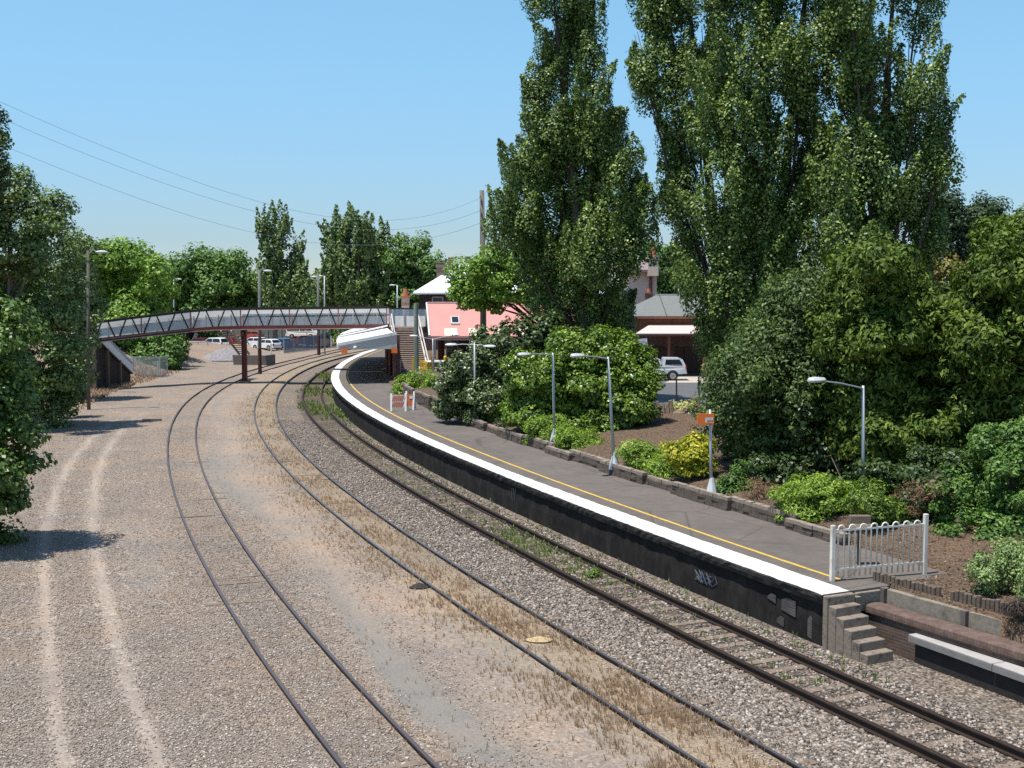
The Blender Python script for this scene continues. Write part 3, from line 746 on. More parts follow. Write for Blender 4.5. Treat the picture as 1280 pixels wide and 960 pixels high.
# ------------------------------------------------------------------ footbridge
RED = M('oxide_red_paint', (.115, .030, .026), .6, var=.3, scale=2.); DKS = M('black_brown_steel', (.022, .016, .015), .6, var=.3)
PINK = M('faded_pink_flange', (.42, .27, .26), .7); OFFW = M('offwhite_paint', (.56, .53, .49), .6, var=.15, scale=1.)
MESHG = meshmat('grey_wire_mesh', (.85, .82, .75), .84)
def arr(p): return np.array(p, float)
def bridge_z(px):     # walkway underside and top rail heights along the span
    return None
nodes_px = [116, 146.5, 177, 207.5, 238.5, 269.5, 301, 332, 362, 392.5, 423, 453, 483.5]
def dep(px): return 96+6.2*min(1, (px-116)/122.) if px < 238 else 102.2+.8*min(1, (px-238)/64.)
def yb(px): return float(np.interp(px, [116, 177, 238.5, 269, 301, 483.5], [425.5, 418.5, 412, 410, 409.3, 407.5]))
def yt(px): return float(np.interp(px, [116, 177, 238.5, 269, 301, 483.5], [403.5, 396, 389.0, 387, 386.2, 384.3]))
bot = [P(x, yb(x), dep(x)) for x in nodes_px]; top = [P(x, yt(x), dep(x)) for x in nodes_px]
for b_, t_ in zip(bot, top): t_[0] = b_[0]; t_[1] = b_[1]
back = np.array([.0, 1.9, 0])
fb = thing('footbridge', 'long dark red lattice truss footbridge with mesh sides crossing all the tracks', 'footbridge', (bot[6][0], bot[6][1], -.1))
for off in (0*back, back):
    t1 = MB(); b1 = MB(); f1 = MB()
    for i in range(12):
        t1.beam(top[i]+off, top[i+1]+off, .16, .2); b1.beam(bot[i]+off, bot[i+1]+off, .14, .27)
        f1.beam(bot[i]+off-arr((0, 0, .175)), bot[i+1]+off-arr((0, 0, .175)), .34, .06)
    t1.build('top_chord', DKS, fb); b1.build('bottom_chord', RED, fb); f1.build('bottom_flange', PINK, fb)
    for i in range(12):
        mt = (top[i]+top[i+1])/2+off; un = (bot[i+1]-bot[i])/np.linalg.norm(bot[i+1]-bot[i])
        for a, b in ((bot[i]+un*.16, mt-un*.25), (bot[i+1]-un*.16, mt+un*.25)):
            MB().beam(a+off if a is not mt else a, b, .1, .09, up=(0, 1, 0)).build('diagonal', DKS, fb)
    for i in range(0, 13, 2):
        MB().beam(bot[i]+off, top[i]+off, .07, .09).build('vertical', M('faded_red_post', (.30, .10, .09), .7), fb)
dk = MB()
for i in range(12): dk.beam(bot[i]+back/2+arr((0, 0, .08)), bot[i+1]+back/2+arr((0, 0, .08)), 1.75, .12)
dk.build('deck', M('timber_deck', (.17, .13, .11), .9, var=.3), fb)
for side, q in (('near', .16), ('far', 1.74)):
    ms = MB(); mid = MB(); ps = []
    for i in range(12):
        a = bot[i]+arr((0, q, .15)); b = bot[i+1]+arr((0, q, .15)); c = top[i+1]+arr((0, q, -.1)); d = top[i]+arr((0, q, -.1))
        ms.add([a, b, c, d], [(0, 1, 2, 3)])
        mid.beam((a+d)/2+arr((0, .03, .1)), (b+c)/2+arr((0, .03, .1)), .06, .09)
        for f in (.1, .6):
            lo = a+(b-a)*f; hi = d+(c-d)*f; MB().beam(lo, hi-(hi-lo)*(.0 if side == 'far' else .25), .07, .07).build('mesh_post', OFFW, fb)
    ms.build('mesh_panel', MESHG, fb); mid.build('mid_rail', OFFW, fb)
def column(px, d0, w_=.26):
    b = P(px, 480, d0); b[2] = -.15; zt = float(np.interp(px, nodes_px, [q[2] for q in bot]))
    for off in (.95,):
        c = MB(); x, y = b[0], d0+off
        c.box((x, y, zt/2), (.34, .1, zt)); c.box((x-.18, y, zt/2), (.06, .34, zt)); c.box((x+.18, y, zt/2), (.06, .34, zt))
        c.box((x, y, zt-.5), (.34, .3, .5), taper=1.4)
        o = c.build('column', RED, fb); MB().box((x, y, -.05), (.85, .75, .3)).build('footing', CONC, o)
    MB().beam((b[0], d0, zt-.55), (b[0], d0+1.9, zt-.55), .2, .3).build('cross_brace', RED, fb)
column(303, 103.0)
ss_ = thing('side_stair', 'steep side stair with pale stringers hanging behind the bridge column', 'staircase', (P(287, 430, 107)[0], 107, 0))
a1, b1 = P(276, 413, 105.5), P(299, 443, 109)
for dx in (0, .9):
    MB().beam(a1+arr((dx, .1, 0)), b1+arr((dx, .1, 0)), .1, .2).build('stringer', M('pale_stringer', (.42, .36, .27), .8), ss_); MB().beam(a1+arr((dx, .1, .9)), b1+arr((dx, .1, .9)), .06, .08).build('handrail', M('pale_stringer', (.42, .36, .27)), ss_)
for i in range(12): c = a1+(b1-a1)*(i+.5)/12; MB().box((c[0]+.45, c[1]+.1, c[2]), (.9, .3, .05)).build('tread', M('dark_riser', (.07, .045, .04)), ss_)

# left abutment: sheeted retaining wall with the stair and white balustrade going down behind it
ab = thing('abutment_wall', 'dark corrugated retaining wall carrying the left end of the footbridge', 'wall', (bot[0][0], bot[0][1]+3, -.1))
CORR = M('dark_sheeting', (.055, .042, .038), .85, var=.5, scale=.8, stretch=(1, 1, .2))
x0 = bot[0][0]-.1; y0 = bot[0][1]-.2; zA = bot[0][2]-.35
prof = [(y0, zA), (y0+1.6, zA), (y0+6.2, zA-1.7), (y0+9.5, zA-3.0), (y0+9.5, -.6), (y0, -.6)]
m_ = MB()
for i in range(38):
    a = y0+9.5*i/38; b = y0+9.5*(i+.62)/38
    za = np.interp((a+b)/2, [p[0] for p in prof[:4]], [p[1] for p in prof[:4]])
    m_.box((x0+.06, (a+b)/2, (za-.6)/2), (.1, b-a, za+.6))
m_.build('corrugation', CORR, ab)
MB().prism([(x0, p[0], p[1]) for p in prof], (0, 0, 0), (-2.2, 0, 0)).build('fill', M('dark_earth_fill', (.05, .04, .035), .9), ab)
for yy in (y0+.1, y0+3.2, y0+6.3):
    za = np.interp(yy, [p[0] for p in prof[:4]], [p[1] for p in prof[:4]])
    MB().box((x0+.2, yy, za/2-.3), (.25, .3, za+.9)).build('pier', M('brown_pier', (.16, .11, .085), .85), ab)
MB().beam((x0+.12, y0, zA+.06), (x0+.12, y0+1.7, zA+.06), .3, .16).build('capping_beam', DKS, ab)
MB().beam((x0+.12, y0+1.7, zA+.06), (x0+.12, y0+9.5, zA-2.95), .3, .16).build('capping_beam', DKS, ab)
sr = thing('stair_balustrade', 'pale grey slatted balustrade sloping down behind the dark abutment wall', 'balustrade', (x0, y0+6, zA-1.5))
SLT = M('pale_grey_steel', (.42, .45, .48), .5, var=.1)
m1 = MB(); m1.beam((x0+.1, y0+1.9, zA+1.15), (x0+.1, y0+10, zA-2.0), .06, .08); m1.build('handrail', SLT, sr)
for i in range(30):
    yy = y0+1.9+8.0*i/29; zz = zA+.1-3.05*(i/29)
    MB().beam((x0+.1, yy, zz), (x0+.1, yy, zz+1.0), .03, .13).build('slat', SLT, sr)

# right-hand stairs from the bridge down to the platform forecourt
def at(px, py, d): return P(px, py, d)
sT = P(503, 404.5, 104.5); zt = sT[2]; nT = 27; dB_ = 95.5
stf = thing('bridge_stairs', 'steep open timber staircase dropping from the footbridge beside the canopy', 'staircase', (-8.4, 96, PZ))
TR = M('pale_timber_tread', (.42, .33, .28), .85, var=.25)
for i in range(nT):
    f = i/(nT-1); yy = 104.3-8.6*f; zz = 4.72-3.62*f; xc = -9.35+1.6*f; wd = 2.15
    tr = MB().box((xc, yy, zz), (wd, .30, .05)).build('tread', TR, stf)
MB().prism([(-10.4, 104.2, 4.6), (-8.2, 104.2, 4.6), (-6.7, 95.7, .95), (-8.8, 95.7, .95)], (0, 0, 0), (0, .25, -.2)).build('riser_board', M('dark_riser', (.07, .045, .04), .9), stf)
for sx_, dxx in ((-1.15, 0), (1.15, 0)):
    MB().beam((-9.35+sx_, 104.6, 4.75), (-7.75+sx_, 95.5, 1.05), .09, .34).build('stringer', OFFW, stf)
    MB().beam((-9.35+sx_, 104.6, 5.85), (-7.75+sx_, 95.5, 2.05), .07, .16).build('handrail', OFFW, stf)
    for f in (0, .33, .66, 1):
        c = arr((-9.35+sx_+1.6*f, 104.6-9.1*f, 4.75-3.7*f)); MB().beam(c, c+arr((0, 0, 1.1)), .07, .07).build('baluster', OFFW, stf)
lb = MB(); lb.box((-9.4, 105.7, 4.68), (3.4, 2.4, .14)); lb.build('landing', M('timber_deck', (.17, .13, .11)), stf)
ms = MB(); ms.add([(-11., 106.9, 4.75), (-7.6, 106.9, 4.75), (-7.6, 106.9, 6.3), (-11., 106.9, 6.3)], [(0, 1, 2, 3)]); ms.build('mesh_panel', MESHG, stf)
for xx in (-10.6, -9.6, -8.6, -7.7): MB().beam((xx, 106.85, 4.7), (xx, 106.85, 6.35), .08, .08).build('mesh_post', OFFW, stf)
MB().beam((-11., 106.85, 6.33), (-7.6, 106.85, 6.33), .08, .12).build('top_rail', DKS, stf)

# ------------------------------------------------------------------ platform canopy and station block under it
WROOF = M('white_painted_roof', (.80, .80, .79), .5, var=.05, scale=.6, stretch=(1, 1, 1)); FASC = M('pale_grey_fascia', (.50, .50, .48), .7, var=.08)
cn = thing('platform_canopy', 'white skillion canopy curving over the far end of the platform', 'canopy', EC.pt(88, WP, PZ))
cy = np.arange(88, 122.1, 1.)
def crings(o0, o1, z0a, z1a, th, ys_):
    rs = []
    for y in ys_:
        a = EC.pt(y, o0, 0); b = EC.pt(y, o1, 0); sc = .06*math.sin(y*.0)
        rs.append([(a[0], a[1], z0a-th), (b[0], b[1], z1a-th), (b[0], b[1], z1a), (a[0], a[1], z0a)])
    return rs
MB().sweep(crings(.5, 4.7, 3.95, 4.75, .10, np.arange(88, 101.1, 1.))).build('roof', WROOF, cn)
MB().sweep(crings(.5, 4.7, 4.05, 4.98, .10, np.arange(101.1, 124, 1.))).build('roof', WROOF, cn)
fz = MB(); rs = []
for y in cy:
    a = EC.pt(y, .46, 0); b = EC.pt(y, .52, 0); rs.append([(a[0], a[1], 3.62), (b[0], b[1], 3.62), (b[0], b[1], 3.93), (a[0], a[1], 3.93)])
fz.sweep(rs).build('gutter', OFFW, cn)
a = EC.pt(87.97, .45, 0); b = EC.pt(87.97, 4.75, 0)
MB().prism([(a[0], a[1], 3.98), (a[0], a[1], 3.64), (a[0]+(b[0]-a[0])*.45, a[1]+(b[1]-a[1])*.45, 3.62), (b[0], b[1], 3.62), (b[0], b[1], 4.78)], (0, 0, 0), (0, -.06, 0)).build('end_valance', FASC, cn)
MB().beam(a+arr((0, -.07, 3.98)), b+arr((0, -.07, 4.78)), .1, .22).build('barge_board', WROOF, cn)
for y in (88.3, 92.5, 97, 102, 108):
    c = EC.pt(y, 4.55, 0); MB().tube([(c[0], c[1], PZ), (c[0], c[1], 4.6)], .09, 8).build('post', M('brown_red_post', (.13, .04, .035), .6), cn)
c = EC.pt(88, 1.7, 3.62); MB().ball((c[0], c[1]-.15, 3.72), .16).build('globe_lamp', OFFW, cn)
for o in (.9, 4.55):
    c = EC.pt(87.9, o, 0); MB().box((c[0], c[1]-.12, 3.5), (.45, .05, .36)).build('orange_sign', M('orange_sign', (.75, .17, .03), .6, var=.05), cn)
sb = thing('station_block', 'dark brick station block in the shade beneath the platform canopy', 'building', EC.pt(90, 5, PZ))
rs = []
for y in np.arange(89, 122, 1.):
    a = EC.pt(y, 4.75, 0); b = EC.pt(y, 5.05, 0); rs.append([(a[0], a[1], .9), (b[0], b[1], .9), (b[0], b[1], 4.6), (a[0], a[1], 4.6)])
MB().sweep(rs).build('wall', brickmat('dark_red_brick', (.11, .045, .035), (.085, .035, .03), (.12, .10, .09)), sb)
for y in (93, 97, 101, 106, 111):
    a = EC.pt(y, 4.72, 0); b = EC.pt(y+1.1, 4.72, 0)
    MB().prism([(a[0], a[1], PZ+.05), (b[0], b[1], PZ+.05), (b[0], b[1], PZ+2.2), (a[0], a[1], PZ+2.2)], (0, 0, 0), (-.05, -.01, 0)).build('door', M('dark_door', (.04, .02, .02), .6), sb)
# curved pale sheet fence and yellow railing at the stair foot
sf = thing('sheet_fence', 'curved pale grey sheet fence at the foot of the bridge stairs', 'fence', P(525, 475, 93))
L_ = [P(503, 470, 91.5), P(515, 473, 90.5), P(530, 477, 89.8), P(545, 481, 89.4), P(556, 484, 89.)]
fs_ = M('pale_blue_sheet', (.48, .50, .54), .5, var=.06)
for i in range(4):
    a, b = L_[i].copy(), L_[i+1].copy()
    for j in range(4):
        p = a+(b-a)*j/4; q = a+(b-a)*(j+.9)/4; h0 = 1.17-.10*i
        MB().prism([(p[0], p[1], PZ-.2), (q[0], q[1], PZ-.2), (q[0], q[1], PZ+h0-.35), (p[0], p[1], PZ+h0-.35)], (0, 0, 0), (0, .05, 0)).build('sheet', fs_, sf)
    MB().beam((a[0], a[1], PZ+.87-.10*i), (b[0], b[1], PZ+.77-.10*i), .08, .07).build('capping', OFFW, sf)
YP = M('bright_yellow_paint', (.75, .50, .03), .55, var=.06)
for i, (px, lab) in enumerate(((517.5, 'tall yellow post left of the green stair pole'), (541, 'tall yellow post at the right end of the yellow slats'))):
    c = P(px, 470, 92.5+.3*i); t = thing('yellow_post', lab, 'post', (c[0], c[1], PZ-.05), group='yellow posts at the stair foot')
    MB().box((c[0], c[1], PZ+.85), (.24, .24, 1.8)).build('shaft', YP, t, bevel=.02); MB().box((c[0], c[1], PZ+1.78), (.26, .26, .06)).build('cap', YP, t)
ys_ = thing('yellow_railing', 'yellow slatted railing sloping beside the bridge stair foot', 'railing', (P(530, 470, 93)[0], 93, PZ))
for i in range(7):
    px = 525.5+2.0*i; c = P(px, 470, 93.2-.12*i); MB().box((c[0], c[1], PZ+.95-.03*i), (.1, .06, 1.15)).build('slat', YP, ys_)
c = P(525, 470, 93.25); d = P(538, 470, 92.45)
MB().beam((c[0], c[1], PZ+1.35), (d[0], d[1], PZ+1.2), .06, .08).build('rail', YP, ys_); MB().beam((c[0], c[1], PZ+.55), (d[0], d[1], PZ+.4), .06, .08).build('rail', YP, ys_)
for px, py in ((556.5, 'small yellow bollard nearer the white car, left one of the pair behind the shrub'), (566, 'small yellow bollard half hidden by the shrub, right one of the pair')):
    c = P(px, 452, 97.5); t = thing('bollard', py, 'bollard', (c[0], c[1], .9), group='yellow bollards by the shrub')
    MB().tube([(c[0], c[1], .8), (c[0], c[1], 2.55)], .13, 10).build('shaft', YP, t); MB().ball((c[0], c[1], 2.55), (.13, .13, .08)).build('dome', YP, t)
gp = P(520.5, 470, 92.); t = thing('stair_pole', 'grey-green steel pole rising in front of the bridge stairs', 'pole', (gp[0], gp[1], PZ))
MB().tube([(gp[0], gp[1], PZ-.1), (gp[0], gp[1], 6.95)], [.2, .17], 10).build('shaft', M('grey_green_steel', (.20, .24, .19), .6, var=.15), t)
MB().tube([(gp[0], gp[1], PZ-.1), (gp[0], gp[1], PZ+.35)], [.25, .24], 10).build('base_sleeve', YP, t)

# ------------------------------------------------------------------ buildings
def win(parent, c, w_, h_, frame, dirn=(1, 0), depth=.06, bars=1):
    """window facing the camera: frame with glass, centre c on the wall face"""
    f = MB(); u = arr((dirn[0], dirn[1], 0)); n_ = arr((dirn[1], -dirn[0], 0)); c = arr(c)
    for s_ in (-1, 1):
        f.beam(c+u*s_*w_/2-arr((0, 0, h_/2)), c+u*s_*w_/2+arr((0, 0, h_/2)), .08, .1, up=n_); f.beam(c-u*w_/2+arr((0, 0, s_*h_/2)), c+u*w_/2+arr((0, 0, s_*h_/2)), .1, .08)
    for k in range(1, bars+1): f.beam(c+u*(-w_/2+w_*k/(bars+1))-arr((0, 0, h_/2)), c+u*(-w_/2+w_*k/(bars+1))+arr((0, 0, h_/2)), .04, .04, up=n_)
    f.beam(c-u*w_/2, c+u*w_/2, .05, .05)
    o = f.build('window', frame, parent)
    MB().prism([c-u*w_/2-arr((0, 0, h_/2))+n_*.01, c+u*w_/2-arr((0, 0, h_/2))+n_*.01, c+u*w_/2+arr((0, 0, h_/2))+n_*.01, c-u*w_/2+arr((0, 0, h_/2))+n_*.01], (0, 0, 0), n_*.012).build('pane', glassmat(), o)
PINKR = M('salmon_roof_paint', (.52, .235, .205), .65, var=.10, scale=.7, stretch=(1, 1, 1)); REDB = brickmat('red_brick', (.20, .075, .05), (.15, .055, .04), (.2, .16, .13))
CREAM = M('cream_render', (.60, .49, .40), .8, var=.08, scale=1.5); TERRA = M('terracotta', (.46, .16, .08), .8, var=.15)
pk = thing('pink_roofed_station', 'station building with a broad salmon pink roof and striped verandah edge', 'building', (-1, 102, 1))
xL = P(531, 400, 101)[0]; xR = 6.; zE = P(540, 420, 100)[2]; zRg = P(540, 379, 106)[2]
MB().prism([(xL+.5, 100, zE), (xL-.15, 106, zRg), (xL-.15, 106, zRg-.16), (xL+.5, 100, zE-.16)], (0, 0, 0), (xR-xL, 0, 0)).build('roof', PINKR, pk)
MB().prism([(xL-.15, 106.05, zRg), (xL+.5, 112, zE), (xL+.5, 112, zE-.16), (xL-.15, 106.05, zRg-.16)], (0, 0, 0), (xR-xL, 0, 0)).build('rear_roof', PINKR, pk)
MB().beam((xL-.1, 106, zRg+.05), (xR, 106, zRg+.05), .25, .14).build('ridge_cap', M('pale_pink_cap', (.62, .40, .36)), pk)
MB().beam((xL+.45, 99.95, zE-.02), (xL-.2, 106, zRg-.02), .14, .24).build('barge_board', OFFW, pk)
sl_ = (zRg-zE)/6.
for i in range(6):
    xs = xL+1.7+i*2.05; 
    MB().prism([(xs, 100.0, zE+.02), (xs+1.1, 100.0, zE+.02), (xs+1.0, 101.3, zE+1.3*sl_+.02), (xs-.1, 101.3, zE+1.3*sl_+.02)], (0, 0, 0), (0, 0, .015)).build('pale_stripe', M('cream_stripe_paint', (.66, .52, .42), .7), pk)
sk = MB(); xs = xL+2.15; sk.prism([(xs, 101.9, zE+1.9*sl_+.05), (xs+.75, 101.9, zE+1.9*sl_+.05), (xs+.62, 103.2, zE+3.2*sl_+.05), (xs-.1, 103.2, zE+3.2*sl_+.05)], (0, 0, 0), (0, 0, .12)); o = sk.build('skylight', OFFW, pk)
MB().prism([(xs+.1, 102.05, zE+2.05*sl_+.18), (xs+.65, 102.05, zE+2.05*sl_+.18), (xs+.55, 103.05, zE+3.05*sl_+.18), (xs+.0, 103.05, zE+3.05*sl_+.18)], (0, 0, 0), (0, 0, .012)).build('pane', glassmat(), o)
MB().box(((xL+xR)/2+1, 104.5, (zE-.3+.7)/2), (xR-xL-2.2, .3, zE-.3-.7)).build('wall', REDB, pk)
MB().box((xL+1.05, 106.5, (zE+.3)/2), (.3, 5, zE-.4)).build('side_wall', REDB, pk)
for xx in (xL+.9, xL+3.8, xL+6.8, xL+9.8):
    MB().tube([(xx, 100.3, .9), (xx, 100.3, zE-.1)], .07, 8).build('verandah_post', OFFW, pk)
MB().beam((xL+.6, 100.25, zE-.28), (xR, 100.25, zE-.28), .08, .16).build('gutter', OFFW, pk)
for xx in (-5.2, -2.6, .4): win(pk, (xx, 104.32, 2.6), 1.0, 1.7, OFFW)
MB().box((-3.9, 104.3, 1.95), (1.1, .08, 2.2)).build('door', M('dark_door', (.04, .02, .02)), pk)

wh = thing('white_roofed_house', 'two-storey brick house with a white hipped roof behind the pink roof', 'house', (1, 132, .5))
ez = P(517, 365.5, 126)[2]; xw0 = P(516, 365, 126)[0]; xw1 = 11.; rz_ = P(577, 331, 132)[2]
ROOFW = M('white_metal_roof', (.74, .75, .77), .45, var=.04, scale=.4)
rx0 = P(573, 331, 132)[0]; rx1 = rx0+6
vs = [(xw0, 126, ez), (xw1, 126, ez), (xw1, 138, ez), (xw0, 138, ez), (rx0, 132, rz_), (rx1, 132, rz_)]
MB().add(vs+[(v[0], v[1], v[2]-.18) for v in vs[:4]], [(0, 1, 5, 4), (1, 2, 5), (2, 3, 4, 5), (3, 0, 4), (9, 8, 7, 6), (0, 6, 7, 1), (1, 7, 8, 2), (2, 8, 9, 3), (3, 9, 6, 0)]).build('roof', ROOFW, wh)
MB().box(((xw0+xw1)/2, 132, (ez-.2)/2), (xw1-xw0-1.2, 10.8, ez-.2)).build('wall', brickmat('maroon_brick', (.085, .035, .035), (.065, .03, .03), (.09, .07, .07)), wh)
win(wh, (P(547, 375, 126.5)[0], 126.55, ez-1.25), 1.1, 1.5, OFFW, bars=2); win(wh, (P(530, 375, 126.5)[0], 126.55, ez-1.2), .7, 1.3, M('dark_frame', (.05, .03, .03)), bars=1)
STN = M('brown_chimney_stone', (.22, .16, .12), .9, var=.3, scale=3.)
def chimney(parent, px, py0, py1, d, wpx, mat=STN, pot=None):
    a = P(px, py0, d); b = P(px, py1, d); w_ = wpx*d/1500
    h = a[2]-b[2]; m_ = MB(); m_.box((a[0], d, (a[2]+b[2])/2), (w_, w_*.8, h)); m_.box((a[0], d, a[2]-h*.12), (w_*1.2, w_, h*.1)); m_.box((a[0], d, a[2]-.02), (w_*1.14, w_*.95, .12))
    o = m_.build('chimney', mat, parent)
    if pot: MB().tube([(a[0], d, a[2]), (a[0], d, a[2]+pot)], [w_*.28, w_*.22], 8).build('chimney_pot', TERRA, o)
    return o
chimney(wh, 551, 328, 366, 130, 10, STN); chimney(wh, 563.5, 322, 344, 134, 6, STN, .0); chimney(wh, 585, 321, 345, 134, 6, STN)

gr = thing('brick_shop', 'brick building with a grey hipped roof and a pale awning behind the parked ute', 'building', (22, 104, .9))
GRYR = M('grey_shingle_roof', (.165, .172, .162), .9, var=.2, scale=3., stretch=(1, 1, 2))
d0 = 101.; xa = P(788, 395, d0)[0]; xb = P(930, 395, d0)[0]; zt0 = P(800, 395, d0)[2]; zr_ = P(830, 369, 107)[2]
xr0 = P(820, 369, 107)[0]; xr1 = P(905, 369, 107)[0]
vs = [(xa, d0, zt0), (xb, d0, zt0), (xb, 113, zt0), (xa, 113, zt0), (xr0, 107, zr_), (xr1, 107, zr_)]
MB().add(vs+[(v[0], v[1], v[2]-.14) for v in vs[:4]], [(0, 1, 5, 4), (1, 2, 5), (2, 3, 4, 5), (3, 0, 4), (9, 8, 7, 6), (0, 6, 7, 1), (1, 7, 8, 2), (2, 8, 9, 3), (3, 9, 6, 0)]).build('roof', GRYR, gr)
MB().beam((xr0, 107, zr_+.04), (xr1, 107, zr_+.04), .25, .12).build('ridge_cap', M('pale_ridge', (.45, .44, .42)), gr)
for f in (.32, .55):
    xx = xa+(xb-xa)*f; MB().beam((xx, d0, zt0+.03), (xx+.1, 107, zr_+.03), .06, .05).build('roof_seam', M('dark_seam', (.07, .07, .07)), gr)
MB().box(((xa+xb)/2, d0+6, (zt0-.2+.6)/2), (xb-xa-1., 10.4, zt0-.2-.5)).build('wall', brickmat('brown_red_brick', (.17, .07, .05), (.13, .055, .04), (.16, .13, .11)), gr)
MB().beam((xa+.1, d0-.05, zt0-.14), (xb, d0-.05, zt0-.14), .16, .2).build('gutter', M('rust_brown_gutter', (.20, .085, .05), .7), gr)
MB().beam((xa+.4, d0+.7, zt0-.75), (xb, d0+.7, zt0-.75), .12, .9).build('frieze_board', M('orange_brown_frieze', (.27, .13, .075), .8, var=.35, scale=1.), gr)
zw = P(800, 416.5, 98)[2]
PKA = M('pale_pink_awning', (.62, .46, .42), .7, var=.07, scale=2.)
xl = P(794, 412, 98)[0]; xr_ = P(925, 412, 98)[0]; zb_ = P(820, 405.5, 101.4)[2]
MB().prism([(xl, 97.6, zw), (xl+1.6, 101.4, zb_), (xl+1.6, 101.4, zb_-.08), (xl, 97.6, zw-.08)], (0, 0, 0), (xr_-xl, 0, 0)).build('awning', PKA, gr)
MB().beam((xl, 97.6, zw-.14), (xr_, 97.6, zw-.14), .1, .16).build('awning_beam', M('dark_beam', (.06, .035, .03)), gr)
for px in (792, 836, 880): c = P(px, 440, 97.9); MB().box((c[0], 97.9, (zw+.8)/2), (.2, .2, zw-.9)).build('awning_post', M('brick_red_post', (.27, .085, .05), .8), gr)
for px, w_ in ((822, 1.4), (868, 1.6), (850, .7)):
    c = P(px, 445, 101.4); MB().box((c[0], 101.74, 2.0), (w_, .12, 2.3)).build('door', M('brown_door', (.06, .03, .026), .6), gr)
chimney(gr, 854, 353, 372, 109, 12, CREAM, .45)
# striped shop banner hanging from the awning
bn = thing('hanging_banner', 'white banner with dark ring emblem hanging from the awning corner', 'banner', (P(803, 428, 97)[0], 97, P(803, 438, 97)[2]))
def pl_(px, py, d=97.): return P(px, py, d)
MB().prism([pl_(797.5, 424), pl_(800, 439.5), pl_(805, 438.5), pl_(809.5, 433.5), pl_(808.8, 423)], (0, 0, 0), (0, .05, 0)).build('cloth', M('banner_cloth', (.55, .60, .66), .8, var=.08), bn)
def ring(cx, cy, r0, r1, d, n=20):
    m_ = MB(); o = P(cx, cy, d); s_ = d/1500
    for k in range(n):
        a0, a1 = 2*math.pi*k/n, 2*math.pi*(k+1)/n
        m_.add([(o[0]+r*s_*math.cos(a)*.9, d, o[2]+r*s_*math.sin(a)) for r, a in ((r0, a0), (r1, a0), (r1, a1), (r0, a1))], [(0, 1, 2, 3)])
    return m_
DKI = M('dark_blue_ink', (.05, .07, .10), .8)
ring(804.2, 431, 3.4, 4.2, 96.98).build('ring_emblem', DKI, bn); ring(804.6, 431, 1.0, 1.9, 96.98).build('ring_letter', DKI, bn)
MB().box((*P(801.8, 431, 96.98)[:2], P(802, 431, 97)[2]), (.07, .01, .25)).build('letter', DKI, bn)
c = P(808.5, 440, 97.1); MB().tube([(c[0], 97.1, .9), (c[0], 97.1, P(808, 420, 97)[2])], .06, 6).build('pole', DKS, bn)

ch = thing('cream_house', 'tall cream rendered house with terracotta chimney beyond the grey roof', 'house', (22.5, 132, .5))
d1 = 128.
a = P(786, 352, d1); b = P(821, 352, d1); zt1 = P(800, 340, d1)[2]
MB().box(((a[0]+b[0])/2, d1+3, zt1/2), (b[0]-a[0], 6, zt1)).build('wall', CREAM, ch)
MB().box(((a[0]+b[0])/2-.2, d1+2.6, zt1+.1), (b[0]-a[0]+1.0, 7.4, .22)).build('eaves', M('grey_mauve_eaves', (.20, .15, .15)), ch)
e_ = P(822, 331, d1)
MB().prism([(a[0]-2, d1-.6, zt1+.22), (b[0]+.3, d1-.6, zt1+.22), (b[0]-1.2, d1+3, zt1+1.2), (a[0]-2, d1+3, zt1+1.2)], (0, 0, 0), (0, .05, .08)).build('roof', M('mauve_slate', (.24, .18, .18), .8), ch)
chimney(ch, 816, 320, 345, d1-.8, 13, CREAM, .9)
cc = P(813.5, 350, d1-.1); MB().tube([(cc[0], d1-.12, P(813, 370, d1)[2]-1), (cc[0], d1-.12, P(813, 345, d1)[2])], .16, 8).build('downpipe', M('maroon_pipe', (.16, .05, .045)), ch)
chimney(ch, 811, 366, 376, d1-6, 9, M('brown_chimney', (.2, .1, .07)), .4)
# slim chimney seen past the bridge end
t = thing('brick_chimney', 'slim banded chimney with red pot standing beyond the bridge stairs', 'chimney', (P(507, 380, 122)[0], 122, 0))
c = P(507, 380, 122); h1 = P(507, 371, 122)[2]
MB().box((c[0], 122, h1/2), (.75, .75, h1)).build('shaft', CREAM, t); MB().box((c[0], 122, h1), (.95, .95, .22)).build('capping', TERRA, t); MB().tube([(c[0], 122, h1), (c[0], 122, P(507, 361, 122)[2])], [.3, .2], 8).build('chimney_pot', TERRA, t)
MB().box((c[0], 122, h1-.7), (.8, .8, .2)).build('band', TERRA, t)

